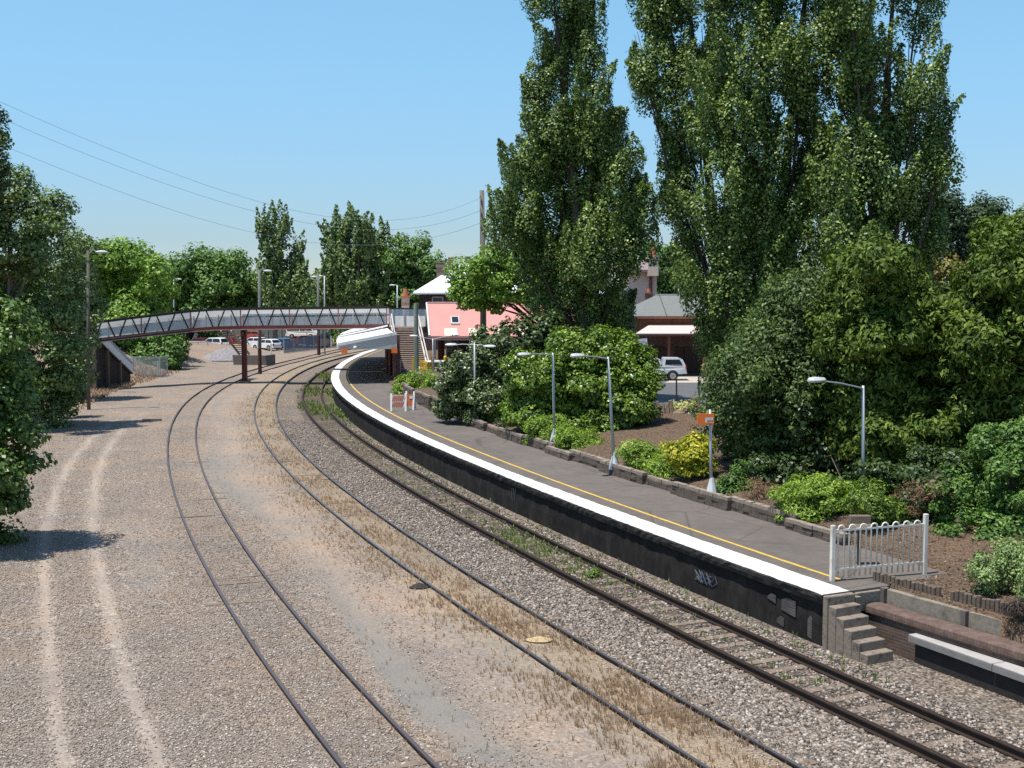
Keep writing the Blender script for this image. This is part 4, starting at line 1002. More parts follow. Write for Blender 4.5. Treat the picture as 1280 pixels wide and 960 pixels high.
# ------------------------------------------------------------------ lamps, poles, wires
GALV = M('galvanised_steel', (.36, .39, .42), .45, metal=.3, var=.12, scale=2.); LHEAD = M('lamp_head_grey', (.55, .57, .58), .45, var=.05); LENS = M('frosted_lens', (.62, .64, .64), .25, var=.03)
def lamp(px, pyb, zb, pyt, heads, label, skirt=True, group='platform lamp posts', mat=GALV, d=None, r0=.065, name='lamp_post', hl=.62, tilt=0):
    g = G(px, pyb, zb) if d is None else P(px, 400, d); y = g[1]; t_ = P(px+tilt, pyt, y)
    b = arr((g[0], y, zb)); tp = arr((t_[0], y, t_[2]))
    t = thing(name, label, 'lamp post', b, group=group)
    MB().tube([b-arr((0, 0, .1)), b+(tp-b)*.5, tp], [r0, r0*.85, r0*.62], 10).build('pole', mat, t, smooth=True)
    if skirt:
        MB().tube([b-arr((0, 0, .05)), b+arr((0, 0, .05)), b+arr((0, 0, .45)), b+arr((0, 0, .6))], [.21, .2, .1, .075], 8).build('base_skirt', LHEAD, t)
    for hx, hy in heads:      # where the lamp heads sit
        h = P(hx, hy, y-.9 if len(heads) == 1 else y); a = tp-arr((0, 0, .08))
        dv = h-a; L_ = np.linalg.norm(dv); un = dv/L_
        MB().tube([a, a+dv*.5+arr((0, 0, .03)), h-un*hl*.35], [.03, .026, .024], 6).build('arm', mat, t)
        e = arr((un[0], un[1], 0)); e /= np.linalg.norm(e); s_ = np.cross(e, (0, 0, 1)); m_ = MB()
        rings = []
        for q, ww, zz in ((-.5, .05, .04), (-.35, .12, .07), (.0, .15, .085), (.35, .14, .07), (.5, .07, .03)):
            c = h+e*q*hl; rings.append([c-s_*ww, c-s_*ww*.6+arr((0, 0, zz)), c+s_*ww*.6+arr((0, 0, zz)), c+s_*ww, c+s_*ww*.7-arr((0, 0, .03)), c-s_*ww*.7-arr((0, 0, .03))])
        hd = m_.sweep(rings).build('lamp_head', LHEAD, t)
        MB().box((h[0]+e[0]*.06, h[1]+e[1]*.06, h[2]-.045), (hl*.55, .17, .03), rz=math.atan2(e[1], e[0])).build('lens', LENS, hd)
    return t
lamp(1079, 640, 1.45, 482, [(1021, 475)], 'grey lamp post nearest the white hoop-top fence, arm reaching left', skirt=False)
lamp(768, 585, 1.3, 446, [(722, 444.5)], 'grey lamp post with a broad tapered base rising in front of the big round shrub', tilt=-8)
lamp(693, 552, 1.35, 441, [(655, 443)], 'grey lamp post between the round shrub and the low feathery shrubs', tilt=-2)
lamp(594, 527, 1.3, 429, [(564, 431), (612, 433)], 'grey lamp post with two opposed arms beside the pale-flecked shrub', tilt=-1)
lamp(541, 500, 1.2, 423, [(517, 420), (570, 418.5)], 'grey double-armed lamp post standing before the pink-roofed station', d=90.)
t = thing('steel_post', 'plain thin grey post half hidden among the shrubs behind the garden wall', 'post', (*G(637, 520, 1.4)[:2], 1.4))
c = G(637, 520, 1.4); MB().tube([c-arr((0, 0, .1)), c+arr((0, 0, 1.5))], .045, 8).build('shaft', GALV, t); MB().ball(c+arr((0, 0, 1.5)), .05).build('cap', GALV, t)
# sign post
c = G(889.5, 620, 1.32); y = c[1]
t = thing('sign_post', 'grey post with a broad tapered base holding an orange sign board', 'sign', c)
tp = P(887.5, 512, y); MB().tube([c-arr((0, 0, .1)), (c+tp)/2, tp], [.06, .05, .045], 10).build('pole', GALV, t, smooth=True)
MB().tube([c-arr((0, 0, .05)), c+arr((0, 0, .05)), c+arr((0, 0, .45)), c+arr((0, 0, .6))], [.21, .2, .1, .07], 8).build('base_skirt', LHEAD, t)
q = P(882, 524, y-.08); o = MB().box((q[0], q[1], q[2]), (.56, .04, .36), rz=.1).build('sign_board', M('orange_sign', (.75, .17, .03)), t, bevel=.005)
q2 = P(886.5, 525, y-.12); MB().box((q2[0], q2[1], q2[2]-.0), (.26, .012, .16), rz=.1).build('white_panel', M('sign_white', (.62, .55, .5), .6), o)
tm = MB()
for k in range(5):
    tm.box((q2[0]-.095+.048*k, q2[1]-.012-.0045*k, q2[2]-.03), (.03, .006, .05), rz=.1)
tm.build('lettering', M('sign_dark_ink', (.12, .04, .03)), o)
# numbered wooden poles by the yard
WOOD = M('grey_weathered_wood', (.13, .105, .085), .9, var=.35, scale=3., stretch=(2, 2, .2))
def wpole(px, pyb, pyt, label, head=None, mat=WOOD, r=.15, z=-.1, low=None, d=None, name='light_pole'):
    g = G(px, pyb, z) if d is None else P(px, 400, d); y = g[1]; tp = P(px-1 if d is None else px, pyt, y)
    t = thing(name, label, 'pole', (g[0], y, z), group=None)
    MB().tube([(g[0], y, z-.2), (g[0]+(tp[0]-g[0])*.5, y, tp[2]*.5), (tp[0], y, tp[2])], [r, r*.9, r*.72], 10).build('shaft', mat, t, smooth=True)
    if low: MB().tube([(g[0], y, z-.2), (g[0], y, z+2.4)], [r+.02, r+.015], 10).build('painted_base', low, t)
    if head:
        h = P(head[0], head[1], y); a = arr((tp[0], y, tp[2]-.3)); MB().tube([a, (a+h)/2+arr((0, 0, .25)), h], .035, 6).build('arm', GALV, t)
        dx = 1 if h[0] > tp[0] else -1
        MB().ball((h[0]+dx*.25, y, h[2]), (.42, .16, .11), 10, 6).build('lamp_head', LHEAD, t)
    return t
wpole(111, 512, 313, 'tall weathered timber light pole at the left end of the footbridge', (122, 315), r=.125, mat=M('grey_pole_timber', (.12, .105, .095), .9, var=.3, scale=3., stretch=(2, 2, .2)))
wpole(325, 467.5, 337, 'dark light pole with brown-painted foot between the tracks beyond the bridge column', (331, 338.5), mat=M('dark_grey_pole', (.12, .125, .12), .7), r=.17, low=M('brown_pole_foot', (.06, .025, .02)))
wpole(398.5, 444, 342, 'light pole with dark foot farther along the tracks, beside the mesh fence', (395, 346), mat=M('dark_grey_pole', (.12, .125, .12)), r=.19, low=M('brown_pole_foot', (.06, .025, .02)))
for px, pyt, dd, hx, lab in ((217, 349, 165, 221, 'slim car park light standing in front of the pale green elms'), (279, 359.5, 175, 276, 'slim car park light before the dark round elms left of the poplars'), (345, 359.5, 172, 348, 'slim car park light at the foot of the bare-topped poplar'),
                         (405.5, 345, 150, 402, 'slim grey light just right of the dark-footed pole'), (412.5, 357.5, 178, 415, 'faint slim light before the wide poplar clump'), (496.5, 356.5, 155, 493, 'slim light with twin heads near the slim banded chimney'), (147, 371, 150, 143, 'slim light between the green elms above the left bridge end'), (129, 384, 130, 125, 'short slim light close to the left bridge end')):
    t = wpole(px, 0, pyt, lab, (hx, pyt), mat=GALV, r=.1, z=-.1, d=dd, name='car_park_light')
# power pole and wires
up_ = P(604, 400, 93); ztop = P(604, 238, 93)[2]
t = thing('utility_pole', 'tall grey timber utility pole in front of the pink roof', 'pole', (up_[0], 93, .95))
MB().tube([(up_[0], 93, .8), (up_[0], 93, ztop*.5), (up_[0]-.08, 93, ztop)], [.26, .23, .18], 10).build('shaft', M('grey_pole_wood', (.15, .135, .12), .9, var=.3, scale=3., stretch=(2, 2, .2)), t, smooth=True)
for dz in (.5, 1.5, 2.5): MB().tube([(up_[0]-.2, 92.75, ztop-dz-.12), (up_[0]-.2, 92.75, ztop-dz+.12)], [.07, .04], 6).build('insulator', M('grey_insulator', (.25, .24, .23)), t)
WIRE = M('wire_grey', (.17, .20, .24), .6)
for i, (L_, lab) in enumerate((([(-40, 108), (5, 129.5), (160, 195), (320, 252), (365, 261), (435, 274), (495, 276.5), (540, 267), (604, 246)], 'uppermost thin power line sagging across the sky to the utility pole'),
           ([(-40, 127), (7.5, 151), (160, 212), (320, 265), (415, 284), (485, 287), (540, 281), (604, 262)], 'middle thin power line sagging across the sky to the utility pole'),
           ([(-40, 163), (10, 186), (160, 242), (220, 264), (320, 291), (382, 304), (450, 306), (540, 296), (604, 278)], 'lowest thin power line sagging across the sky to the utility pole'))):
    xs = np.array([q[0] for q in L_]); ys2 = np.array([q[1] for q in L_]); cf = np.polyfit(xs, ys2, 4)
    m_ = MB(); pl = []
    for px in np.linspace(-40, 604, 40):
        pl.append(P(px, np.polyval(cf, px), 70+23*(px+40)/644.))
    o = m_.tube(pl, .010, 5, cap=False).build('power_line', WIRE); tag(o, lab, 'power line', 'power lines')

# ------------------------------------------------------------------ cars
TYRE = M('tyre_rubber', (.02, .02, .021), .85, var=.2); RIM = M('alloy_rim', (.45, .46, .48), .35, metal=.6, var=.1); BLKP = M('black_trim', (.025, .025, .027), .5)
HLAMP = M('headlamp', (.7, .72, .75), .15, var=.02); TLAMP = M('tail_lamp', (.35, .02, .02), .25)
def paint(name, col): return M(name, col, .25, metal=.0, var=.03, scale=.5, spec=.6)
CAR = {'hatch': dict(L=4.2, W=1.75, H=1.48, wb=2.55, prof=[(-2.1, .35), (-2.1, .72), (-2.04, .95), (-1.2, 1.0), (.75, .98), (1.75, .80), (2.05, .66), (2.1, .35)], cab=[(-2.0, .95), (-1.6, 1.43), (-.9, 1.48), (.0, 1.46), (.85, .97)]),
       'wagon': dict(L=4.6, W=1.8, H=1.68, wb=2.65, prof=[(-2.3, .4), (-2.3, .85), (-2.24, 1.02), (-1.3, 1.06), (.8, 1.04), (1.95, .92), (2.25, .75), (2.3, .4)], cab=[(-2.22, 1.02), (-1.95, 1.60), (-1.2, 1.68), (.05, 1.65), (.9, 1.04)]),
       'ute': dict(L=5.2, W=1.82, H=1.80, wb=3.05, prof=[(-2.6, .55), (-2.6, 1.0), (-2.56, 1.1), (-.9, 1.12), (1.0, 1.10), (2.2, 1.0), (2.5, .85), (2.58, .5)], cab=[(-.68, 1.12), (-.55, 1.66), (-.2, 1.77), (.55, 1.76), (1.35, 1.10)], can=[(-2.57, 1.10), (-2.32, 1.62), (-2.05, 1.76), (-.85, 1.78), (-.74, 1.12)]),
       'van': dict(L=5.0, W=1.9, H=2.2, wb=3.0, prof=[(-2.5, .4), (-2.5, 1.0), (-2.48, 1.1), (-1., 1.12), (1.2, 1.12), (2.2, 1.02), (2.45, .8), (2.5, .4)], cab=[(-2.47, 1.1), (-2.4, 2.1), (-1.9, 2.2), (1.0, 2.2), (2.0, 1.06)])}
def make_car(kind, col, label, loc, rz, name='parked_car', group='cars in the car park', detail=True):
    K = CAR[kind]; W_ = K['W']; t = thing(name, label, 'car' if kind != 'van' else 'van', loc, rz, group); wr = .33 if kind != 'ute' else .38
    def side(poly, w0, w1, zlo, zhi):
        """closed body from a side outline, narrowing towards the top"""
        n = len(poly); vs = []
        for s_ in (-1, 1):
            for x, z in poly:
                f = min(1, max(0, (z-zlo)/(zhi-zlo))); ww = w0+(w1-w0)*f; e = abs(x)/(K['L']/2)
                vs.append((x, s_*ww/2*(1-.07*max(0, e-.75)/.25), z))
        return vs, [tuple(range(n-1, -1, -1)), tuple(range(n, 2*n))]+[(i, (i+1) % n, n+(i+1) % n, n+i) for i in range(n)]
    prof = list(K['prof']); ax = K['wb']/2; zb = prof[0][1]
    bottom = []
    for cx in (ax, -ax):
        for k in range(7):
            a = math.pi*k/6; bottom.append((cx+(wr+.06)*math.cos(a), max(zb-.05, wr+(wr+.06)*math.sin(a)) if 0 < k < 6 else zb-.05))
    poly = prof+bottom
    vs, fs = side(poly, W_, W_*.95, .3, 1.1); MB().add(vs, fs).build('body', col, t, local=True, bevel=.03)
    for key, nm in (('cab', 'cabin'), ('can', 'canopy_box')):
        if key not in K: continue
        cab = K[key]; zlo = cab[0][1]; zhi = max(z for x, z in cab)
        vs, fs = side(cab, W_*.93, W_*.74, zlo, zhi); cb = MB().add(vs, fs).build(nm, col, t, local=True, bevel=.025)
        xs = [x for x, z in cab]; 
        def gl(x0, x1, z0, z1, s_):      # side glass, slightly proud of the tapering side
            def yy(z): f = (z-zlo)/(zhi-zlo); return s_*((W_*.93+(W_*.74-W_*.93)*f)/2+.008)
            xa0, xa1 = x0; xb0, xb1 = x1
            q = [(xa0, yy(z0), z0), (xb0, yy(z0), z0), (xb1, yy(z1), z1), (xa1, yy(z1), z1)]
            MB().prism(q, (0, 0, 0), (0, s_*.008, 0)).build('side_window', glassmat(), cb, local=True)
        h = zhi-zlo; z0 = zlo+.12*h; z1 = zlo+.80*h
        def xat(z, front):
            a, b = (cab[-2], cab[-1]) if front else (cab[1], cab[0])
            f = (z-b[1])/(a[1]-b[1]); return b[0]+(a[0]-b[0])*f
        r0, r1 = xat(z0, False)+.14, xat(z1, False)+.16; f0, f1 = xat(z0, True)-.12, xat(z1, True)-.12
        for s_ in (-1, 1):
            if key == 'can': gl((r0+.1, r1+.1), (f0-.05, f1-.05), z0+.08, z1, s_)
            else:
                m0 = (r0+f0)/2; gl((r0, r1), (m0-.05, m0-.05), z0, z1, s_); gl((m0+.05, m0+.05), (f0, f1), z0, z1, s_)
        if key == 'cab':
            MB().prism([(xat(z0, True)+.01, -W_*.40, z0), (xat(z0, True)+.01, W_*.40, z0), (xat(z1+.05, True)+.01, W_*.35, z1+.05), (xat(z1+.05, True)+.01, -W_*.35, z1+.05)], (0, 0, 0), (.008, 0, .006)).build('windscreen', glassmat(), cb, local=True)
        if key == 'can' or kind != 'ute':
            MB().prism([(xat(z0, False)-.01, -W_*.38, z0), (xat(z0, False)-.01, W_*.38, z0), (xat(z1, False)-.01, W_*.34, z1), (xat(z1, False)-.01, -W_*.34, z1)], (0, 0, 0), (-.008, 0, .004)).build('rear_window', glassmat(), cb, local=True)
    for sx_ in (-ax, ax):
        for s_ in (-1, 1):
            m_ = MB(); y = s_*(W_/2-.12); m_.tube([(sx_, y-.11, wr), (sx_, y-.07, wr), (sx_, y+.07, wr), (sx_, y+.11, wr)], [wr*.9, wr, wr, wr*.9], 18)
            wl = m_.build('wheel', TYRE, t, local=True, smooth=False)
            m_ = MB(); m_.tube([(sx_, y+s_*.112, wr), (sx_, y+s_*.12, wr)], [wr*.62, wr*.58], 14)
            for k in range(6):
                a = 2*math.pi*k/6; m_.beam((sx_, y+s_*.125, wr), (sx_+math.cos(a)*wr*.58, y+s_*.125, wr+math.sin(a)*wr*.58), .05, .012, up=(0, 1, 0))
            m_.build('rim', RIM, wl, local=True)
    xf, xr2 = K['L']/2, -K['L']/2
    for s_ in (-1, 1):
        MB().box((xf-.16, s_*(W_/2-.28), prof[-2][1]+.06), (.2, .36, .14)).build('headlight', HLAMP, t, local=True)
        MB().box((xr2+.04, s_*(W_/2-.16), prof[1][1]+.05), (.1, .2, .3)).build('tail_light', TLAMP, t, local=True)
        MB().box((.78, s_*(W_/2+.07), prof[4][1]+.1), (.12, .18, .14)).build('wing_mirror', col, t, local=True, bevel=.02)
    MB().box((xf-.03, 0, zb+.08), (.14, W_*.9, .2)).build('front_bumper', BLKP if kind == 'ute' else col, t, local=True, bevel=.03)
    MB().box((xr2+.03, 0, zb+.06), (.14, W_*.9, .18)).build('rear_bumper', RIM if kind == 'ute' else col, t, local=True, bevel=.03)
    return t
# silver ute at the car park: rear wheel seen at right
g = P(841, 476, 93.); zu = Z(g[0], g[1])+.03
make_car('ute', paint('silver_paint', (.50, .53, .56)), 'silver utility truck with a white canopy over its tray, parked before the awning', (g[0]-1.52, 93.9, zu), math.pi, 'utility_truck', None)
g = P(548, 460, 96.5); make_car('hatch', paint('white_car_paint', (.75, .75, .74)), 'white car mostly hidden behind the shrub beside the yellow bollards', (g[0]+.6, 95.2, .92), .3, group=None)
for px, py, d, kind, colr, rz, lab in ((266, 440, 160, 'wagon', ('white_car_paint', (.75, .75, .74)), -.5, 'white station wagon behind the pipe barrier left of the bridge column'),
        (282, 439, 166, 'hatch', ('red_car_paint', (.50, .03, .025)), -.5, 'small red hatchback just right of the white station wagon'),
        (247, 440, 164, 'hatch', ('maroon_car_paint', (.12, .02, .03)), -.5, 'dark maroon car left of the white station wagon behind the pipe barrier'),
        (316, 440, 166, 'hatch', ('white_car_paint', (.75, .75, .74)), -.35, 'white hatchback seen between the bridge column and the dark pole'),
        (333, 440, 160, 'hatch', ('white_car_paint', (.75, .75, .74)), -.6, 'white sedan with its nose just right of the dark pole'),
        (347, 440, 163, 'hatch', ('blue_car_paint', (.06, .13, .26)), -.55, 'blue hatchback beside the end of the mesh fence'),
        (379, 424, 184, 'van', ('white_car_paint', (.75, .75, .74)), -.15, 'white van rising above the dark mesh fence'),
        (378, 436, 172, 'hatch', ('red_car_paint', (.50, .03, .025)), -.3, 'red car dimly seen through the dark mesh fence'),
        (312, 420, 192, 'hatch', ('faded_red_car_paint', (.42, .09, .07)), -.2, 'faded red car in the far corner of the car park beyond the bridge column')):
    g = P(px, py, d); make_car(kind, paint(*colr), lab, (g[0], d, -.03 if kind != 'van' or px != 379 else .55), math.pi+rz if px != 379 else rz, 'parked_car' if kind != 'van' else 'parked_van')
# dark mesh fence of the car park
mf = thing('mesh_fence', 'dark blue shade-cloth fence along the car park beside the tracks', 'fence', (P(355, 440, 150)[0], 150, 0))
DM = meshmat('dark_shade_cloth', (.06, .078, .115), .84)
FP = [(355, 443.5, 152), (367, 441.5, 155), (380, 439, 158), (392, 436.5, 162), (404, 434, 167), (412, 431.5, 171)]
fpw = []
for px, py, d in FP: c = P(px, py, d); fpw.append((c, P(px, py-18.5+(px-355)*.03, d)))
m_ = MB()
for (a, b), (c, d) in zip(fpw[:-1], fpw[1:]): m_.add([(a[0], a[1], -.05), (c[0], c[1], -.05), d, b], [(0, 1, 2, 3)])
m_.build('shade_cloth', DM, mf)
for a, b in fpw: MB().tube([(a[0], a[1], -.1), b], .045, 6).build('post', GALV, mf)
f2 = thing('wire_fence', 'grey wire mesh fence behind the parked cars at the back of the car park', 'fence', (P(300, 430, 195)[0], 195, 0))
m_ = MB(); a = P(232, 425, 196); b = P(420, 425, 196); m_.add([(a[0], 196, 0), (b[0], 196, 0), (b[0], 196, 2.2), (a[0], 196, 2.2)], [(0, 1, 2, 3)]); m_.build('mesh', meshmat('blue_grey_mesh', (.05, .065, .085), .8), f2)
for k in range(12): xx = a[0]+(b[0]-a[0])*k/11; MB().tube([(xx, 195.95, 0), (xx, 195.95, 2.3)], .05, 6).build('post', GALV, f2)
# pipe barrier
pb = thing('pipe_barrier', 'grey tubular pipe barrier in front of the white station wagon', 'barrier', (P(250, 443, 150)[0], 150, -.1))
L_ = [(234, 448, 148), (248, 446.5, 150), (260, 445, 152)]; W3 = [P(*q) for q in L_]
for q in W3: MB().tube([(q[0], q[1], -.1), (q[0], q[1], 1.45)], .06, 8).build('post', GALV, pb)
for zz in (1.42, .55):
    for a, b in zip(W3[:-1], W3[1:]): MB().tube([(a[0], a[1], zz), (b[0], b[1], zz)], .05, 8).build('rail', GALV, pb)
# concrete bin, gravel heap
c = G(321, 456, -.08); t = thing('concrete_bin', 'dark open concrete storage bin beside the gravel heap beyond the bridge', 'bin', (c[0], c[1], -.1))
DC = M('dark_concrete', (.14, .12, .105), .9, var=.25)
MB().prism([(c[0]-2.6, c[1]+.4, -.2), (c[0]+.9, c[1]-.6, -.2), (c[0]+.8, c[1]-.6, .95), (c[0]-2.7, c[1]+.4, .95)], (0, 0, 0), (.05, .25, 0)).build('front_wall', DC, t)
MB().prism([(c[0]+.95, c[1]-.65, -.2), (c[0]+1.4, c[1]+1.8, -.2), (c[0]+1.4, c[1]+1.8, .95), (c[0]+.8, c[1]-.65, .95)], (0, 0, 0), (.25, 0, 0)).build('end_wall', DC, t)
MB().prism([(c[0]-2.6, c[1]+.7, -.2), (c[0]+.9, c[1]-.3, -.2), (c[0]+1.2, c[1]+1.8, -.2), (c[0]-2.4, c[1]+2.2, -.2)], (0, 0, 0), (0, 0, .8)).build('fill', M('grey_fill', (.30, .28, .26), .95, var=.3, scale=6.), t)
def heap(name, label, cat, cx, cy, r, h, mat, z=-.1, seed=3):
    rg = np.random.default_rng(seed); m_ = MB(); rings = []
    for i in range(9):
        f = i/8; rr_ = r*(1-f)**.8+.01
        rings.append([(cx+rr_*math.cos(a)*(1+.08*math.sin(3*a+f*4)), cy+.6*rr_*math.sin(a), z+h*f**1.1+rg.uniform(-.04, .04)*h) for a in np.linspace(0, 2*math.pi, 24, endpoint=False)])
    o = m_.sweep(rings).build(name, mat, None, smooth=True); tag(o, label, cat); return o
c = G(280, 452, -.1); heap('gravel_heap', 'heap of grey-blue crushed rock near the concrete bin', 'gravel heap', c[0], c[1]+2, 4.2, 1.5, M('blue_grey_rock', (.24, .225, .235), .95, var=.6, scale=5., bumpd=.15))
c = G(674, 800, -.06); heap('sand_heap', 'small flat heap of yellow sand between the rails of the straw-grown track', 'sand heap', c[0], c[1], .33, .09, M('yellow_sand', (.42, .31, .17), .95, var=.15, scale=20.), z=-.06)
c = G(524, 734, -.06); heap('tar_heap', 'small black lump of debris lying in the dirt beside the straw-grown track', 'debris', c[0], c[1], .28, .13, M('black_debris', (.03, .028, .026), .9, var=.5, scale=20.), z=-.06, seed=8)
# planks, white stake
t = tag(MB().beam(G(150, 486, .15), G(168, 480, .55), .25, .12).build('timber_plank', M('brown_plank', (.12, .075, .055), .9)), 'brown timber plank lying at the foot of the dark abutment wall', 'plank')
tag(MB().beam(G(178, 525.5, -.02), G(202, 524.5, -.02), .22, .14).build('fallen_sleeper', M('old_sleeper', (.25, .2, .16), .9)), 'old timber sleeper lying loose in the gravel left of the siding', 'sleeper')
c = G(197.5, 469, -.1); tag(MB().box((c[0], c[1], .55), (.14, .14, 1.35)).build('white_stake', M('white_stake', (.62, .56, .48), .8)), 'short white stake standing in the gravel beyond the abutment', 'stake')
c = P(339, 443, 150); tag(MB().box((c[0], 150, .55), (.2, .2, 1.4)).build('white_marker_post', M('white_stake', (.62, .56, .48))), 'short white marker post in front of the blue hatchback', 'marker post')
c = P(414, 428, 172); tag(MB().box((c[0], 172, .6), (.2, .2, 1.6)).build('white_marker_post', M('white_stake', (.62, .56, .48))), 'white marker post at the far end of the dark shade-cloth fence', 'marker post')
c = G(183, 459, .2); t = thing('mesh_cage', 'low grey mesh enclosure at the bottom of the abutment stairs', 'enclosure', (c[0], 112, 0))
c = P(183, 455, 112); MB().box((c[0], 112, .9), (3.2, 2.4, 1.6)).build('mesh_sides', meshmat('grey_cage_mesh', (.16, .19, .2), .35), t)
for a in (-1.6, 1.6):
    for b in (-1.2, 1.2): MB().box((c[0]+a, 112+b, .9), (.08, .08, 1.7)).build('post', GALV, t)
# barrier boards on the platform
def barrier_board(px, py, wpx, label, stripes, rz, h=1.0):
    g = G(px, py, PZ); w_ = wpx*g[1]/1500; t = thing('barrier_board', label, 'barrier', (g[0], g[1], PZ+.01), rz, 'safety barriers on the platform')
    WHT = M('barrier_white', (.74, .72, .70), .5, var=.04); ORG = M('barrier_orange', (.62, .16, .05), .55, var=.08)
    for s_ in (-1, 1):
        f = MB(); f.beam((s_*w_/2, -.22, 0), (s_*w_/2, 0, h), .1, .06); f.beam((s_*w_/2, .22, 0), (s_*w_/2, 0, h), .1, .06); f.build('leg_frame', WHT, t, local=True)
    for zz in (.28, .64):
        MB().box((0, -.1, zz+.1), (w_-.08, .03, .32)).build('board', WHT if stripes else ORG, t, local=True)
        if stripes:
            m_ = MB(); n = 6
            for k in range(n):
                x = -w_/2+.1+(w_-.3)*k/(n-1); m_.prism([(x-.06, -.118, zz-.05), (x+.01, -.118, zz-.05), (x+.12, -.118, zz+.25), (x+.05, -.118, zz+.25)], (0, 0, 0), (0, -.005, 0))
            m_.build('orange_stripes', ORG, t, local=True)
    if not stripes: MB().box((.1, -.125, .72), (.22, .01, .16)).build('white_patch', WHT, t, local=True)
barrier_board(498, 514, 18, 'orange and white striped barrier board standing on the platform', True, .1)
barrier_board(513, 512, 10, 'plain orange barrier board standing beside the striped one', False, -.2, 1.05)
# stump, posts at the car park edge
c = G(828, 519, 1.75); t = thing('tree_stump', 'pale broken tree stump at the top of the garden bank', 'stump', c)
m_ = MB(); rg = random.Random(2)
for k in range(12):
    a = 2*math.pi*k/12; r = .35; h = rg.uniform(.35, .75); m_.tube([c+arr((r*math.cos(a)*1.5, r*math.sin(a), -.2)), c+arr((r*1.2*math.cos(a), r*.8*math.sin(a), h))], [.14, .07], 6)
m_.build('bark', M('pale_stump_wood', (.24, .18, .135), .9, var=.45, scale=5., bumpd=.03), t)
m_ = MB(); [m_.tube([c+arr((.4, -.1, .05)), c+arr((1.1+.1*k, -.2+.12*k, .15+.1*k))], [.09, .05], 6) for k in range(4)]; m_.build('roots', M('pale_stump_wood', (.24, .18, .135)), t)
for px, pyb, pyt, lab in ((846, 503.5, 474, 'thin dark fence post at the car park edge, nearer the stump'), (874, 511.5, 472, 'thin dark fence post at the car park edge beside the orange stake')):
    c = G(px, pyb, 1.6); tp = P(px-.5, pyt, c[1]); t = thing('fence_post', lab, 'post', c, group='dark posts at the car park edge')
    MB().tube([c-arr((0, 0, .2)), tp], .045, 6).build('shaft', M('dark_post_steel', (.03, .028, .03), .6), t); MB().ball(tp, .055).build('cap', M('dark_post_steel', (.03, .028, .03)), t)
c = G(869.5, 513, 1.75); t = thing('orange_stake', 'pair of short rusty orange stakes on the crest of the bank', 'stake', c)
for k in (-.11, .11): MB().box((c[0]+k, c[1], c[2]+.25), (.13, .08, .75)).build('stake', M('rust_orange_wood', (.42, .15, .07), .8), t)
# concrete apron near the ute
xx = P(858, 478, 90); 
m_ = MB(); zz = lambda x, y: Z(x, y)+.045
q = [(11.6, 91.0), (17.2, 91.0), (17.4, 97.2), (13.6, 97.2)]
m_.add([(x, y, zz(x, y)) for x, y in q], [(0, 1, 2, 3)]); o = m_.build('footpath', M('beige_path', (.42, .37, .30), .9, var=.1)); o['kind'] = 'structure'
# ------------------------------------------------------------------ foliage
POP = leafmat('poplar_leaf', (.013, .026, .007), (.052, .088, .023), (.16, .215, .075), .2, .42, .32)
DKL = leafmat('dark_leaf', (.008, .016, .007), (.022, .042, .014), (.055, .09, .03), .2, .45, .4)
ELM = leafmat('elm_leaf', (.028, .055, .011), (.078, .142, .026), (.15, .23, .05), .35, .5, .3)
ELMD = leafmat('deep_elm_leaf', (.017, .040, .012), (.047, .096, .026), (.092, .155, .042), .3, .5, .3)
CON = leafmat('conifer_spray', (.016, .032, .008), (.040, .068, .014), (.095, .13, .027), .25, .6, .2)
OLV = leafmat('olive_spray', (.016, .03, .012), (.036, .062, .022), (.08, .115, .045), .25, .55, .3)
RND = leafmat('glossy_shrub_leaf', (.020, .040, .006), (.060, .105, .014), (.13, .19, .03), .28, .38, .45)
NAN = leafmat('feathery_leaf', (.030, .058, .012), (.095, .155, .028), (.20, .28, .055), .38, .5, .3)
YEL = leafmat('yellow_leaf', (.045, .07, .01), (.15, .165, .015), (.34, .30, .03), .35, .45, .3)
FLK = leafmat('flecked_leaf', (.012, .022, .010), (.036, .058, .022), (.125, .15, .08), .15, .38, .45, 2.)
GRYG = leafmat('grey_green_leaf', (.03, .05, .025), (.085, .13, .06), (.18, .24, .12), .3, .55, .3)
GUM = leafmat('gum_leaf', (.012, .024, .017), (.025, .045, .028), (.045, .07, .04), .2, .6, .2)
PALE = leafmat('pale_poplar_leaf', (.024, .042, .018), (.062, .10, .036), (.14, .185, .08), .25, .45, .4)
DRYL = leafmat('dry_twig', (.06, .032, .02), (.12, .07, .045), (.21, .135, .09), .1, .8, .1, .9, (1.1, 1., .9))
BARK = M('grey_brown_bark', (.085, .066, .052), .95, var=.4, scale=4., stretch=(2, 2, .5), bumpd=.03)
BARKP = M('pale_grey_bark', (.20, .17, .14), .95, var=.35, scale=4., stretch=(2, 2, .5))

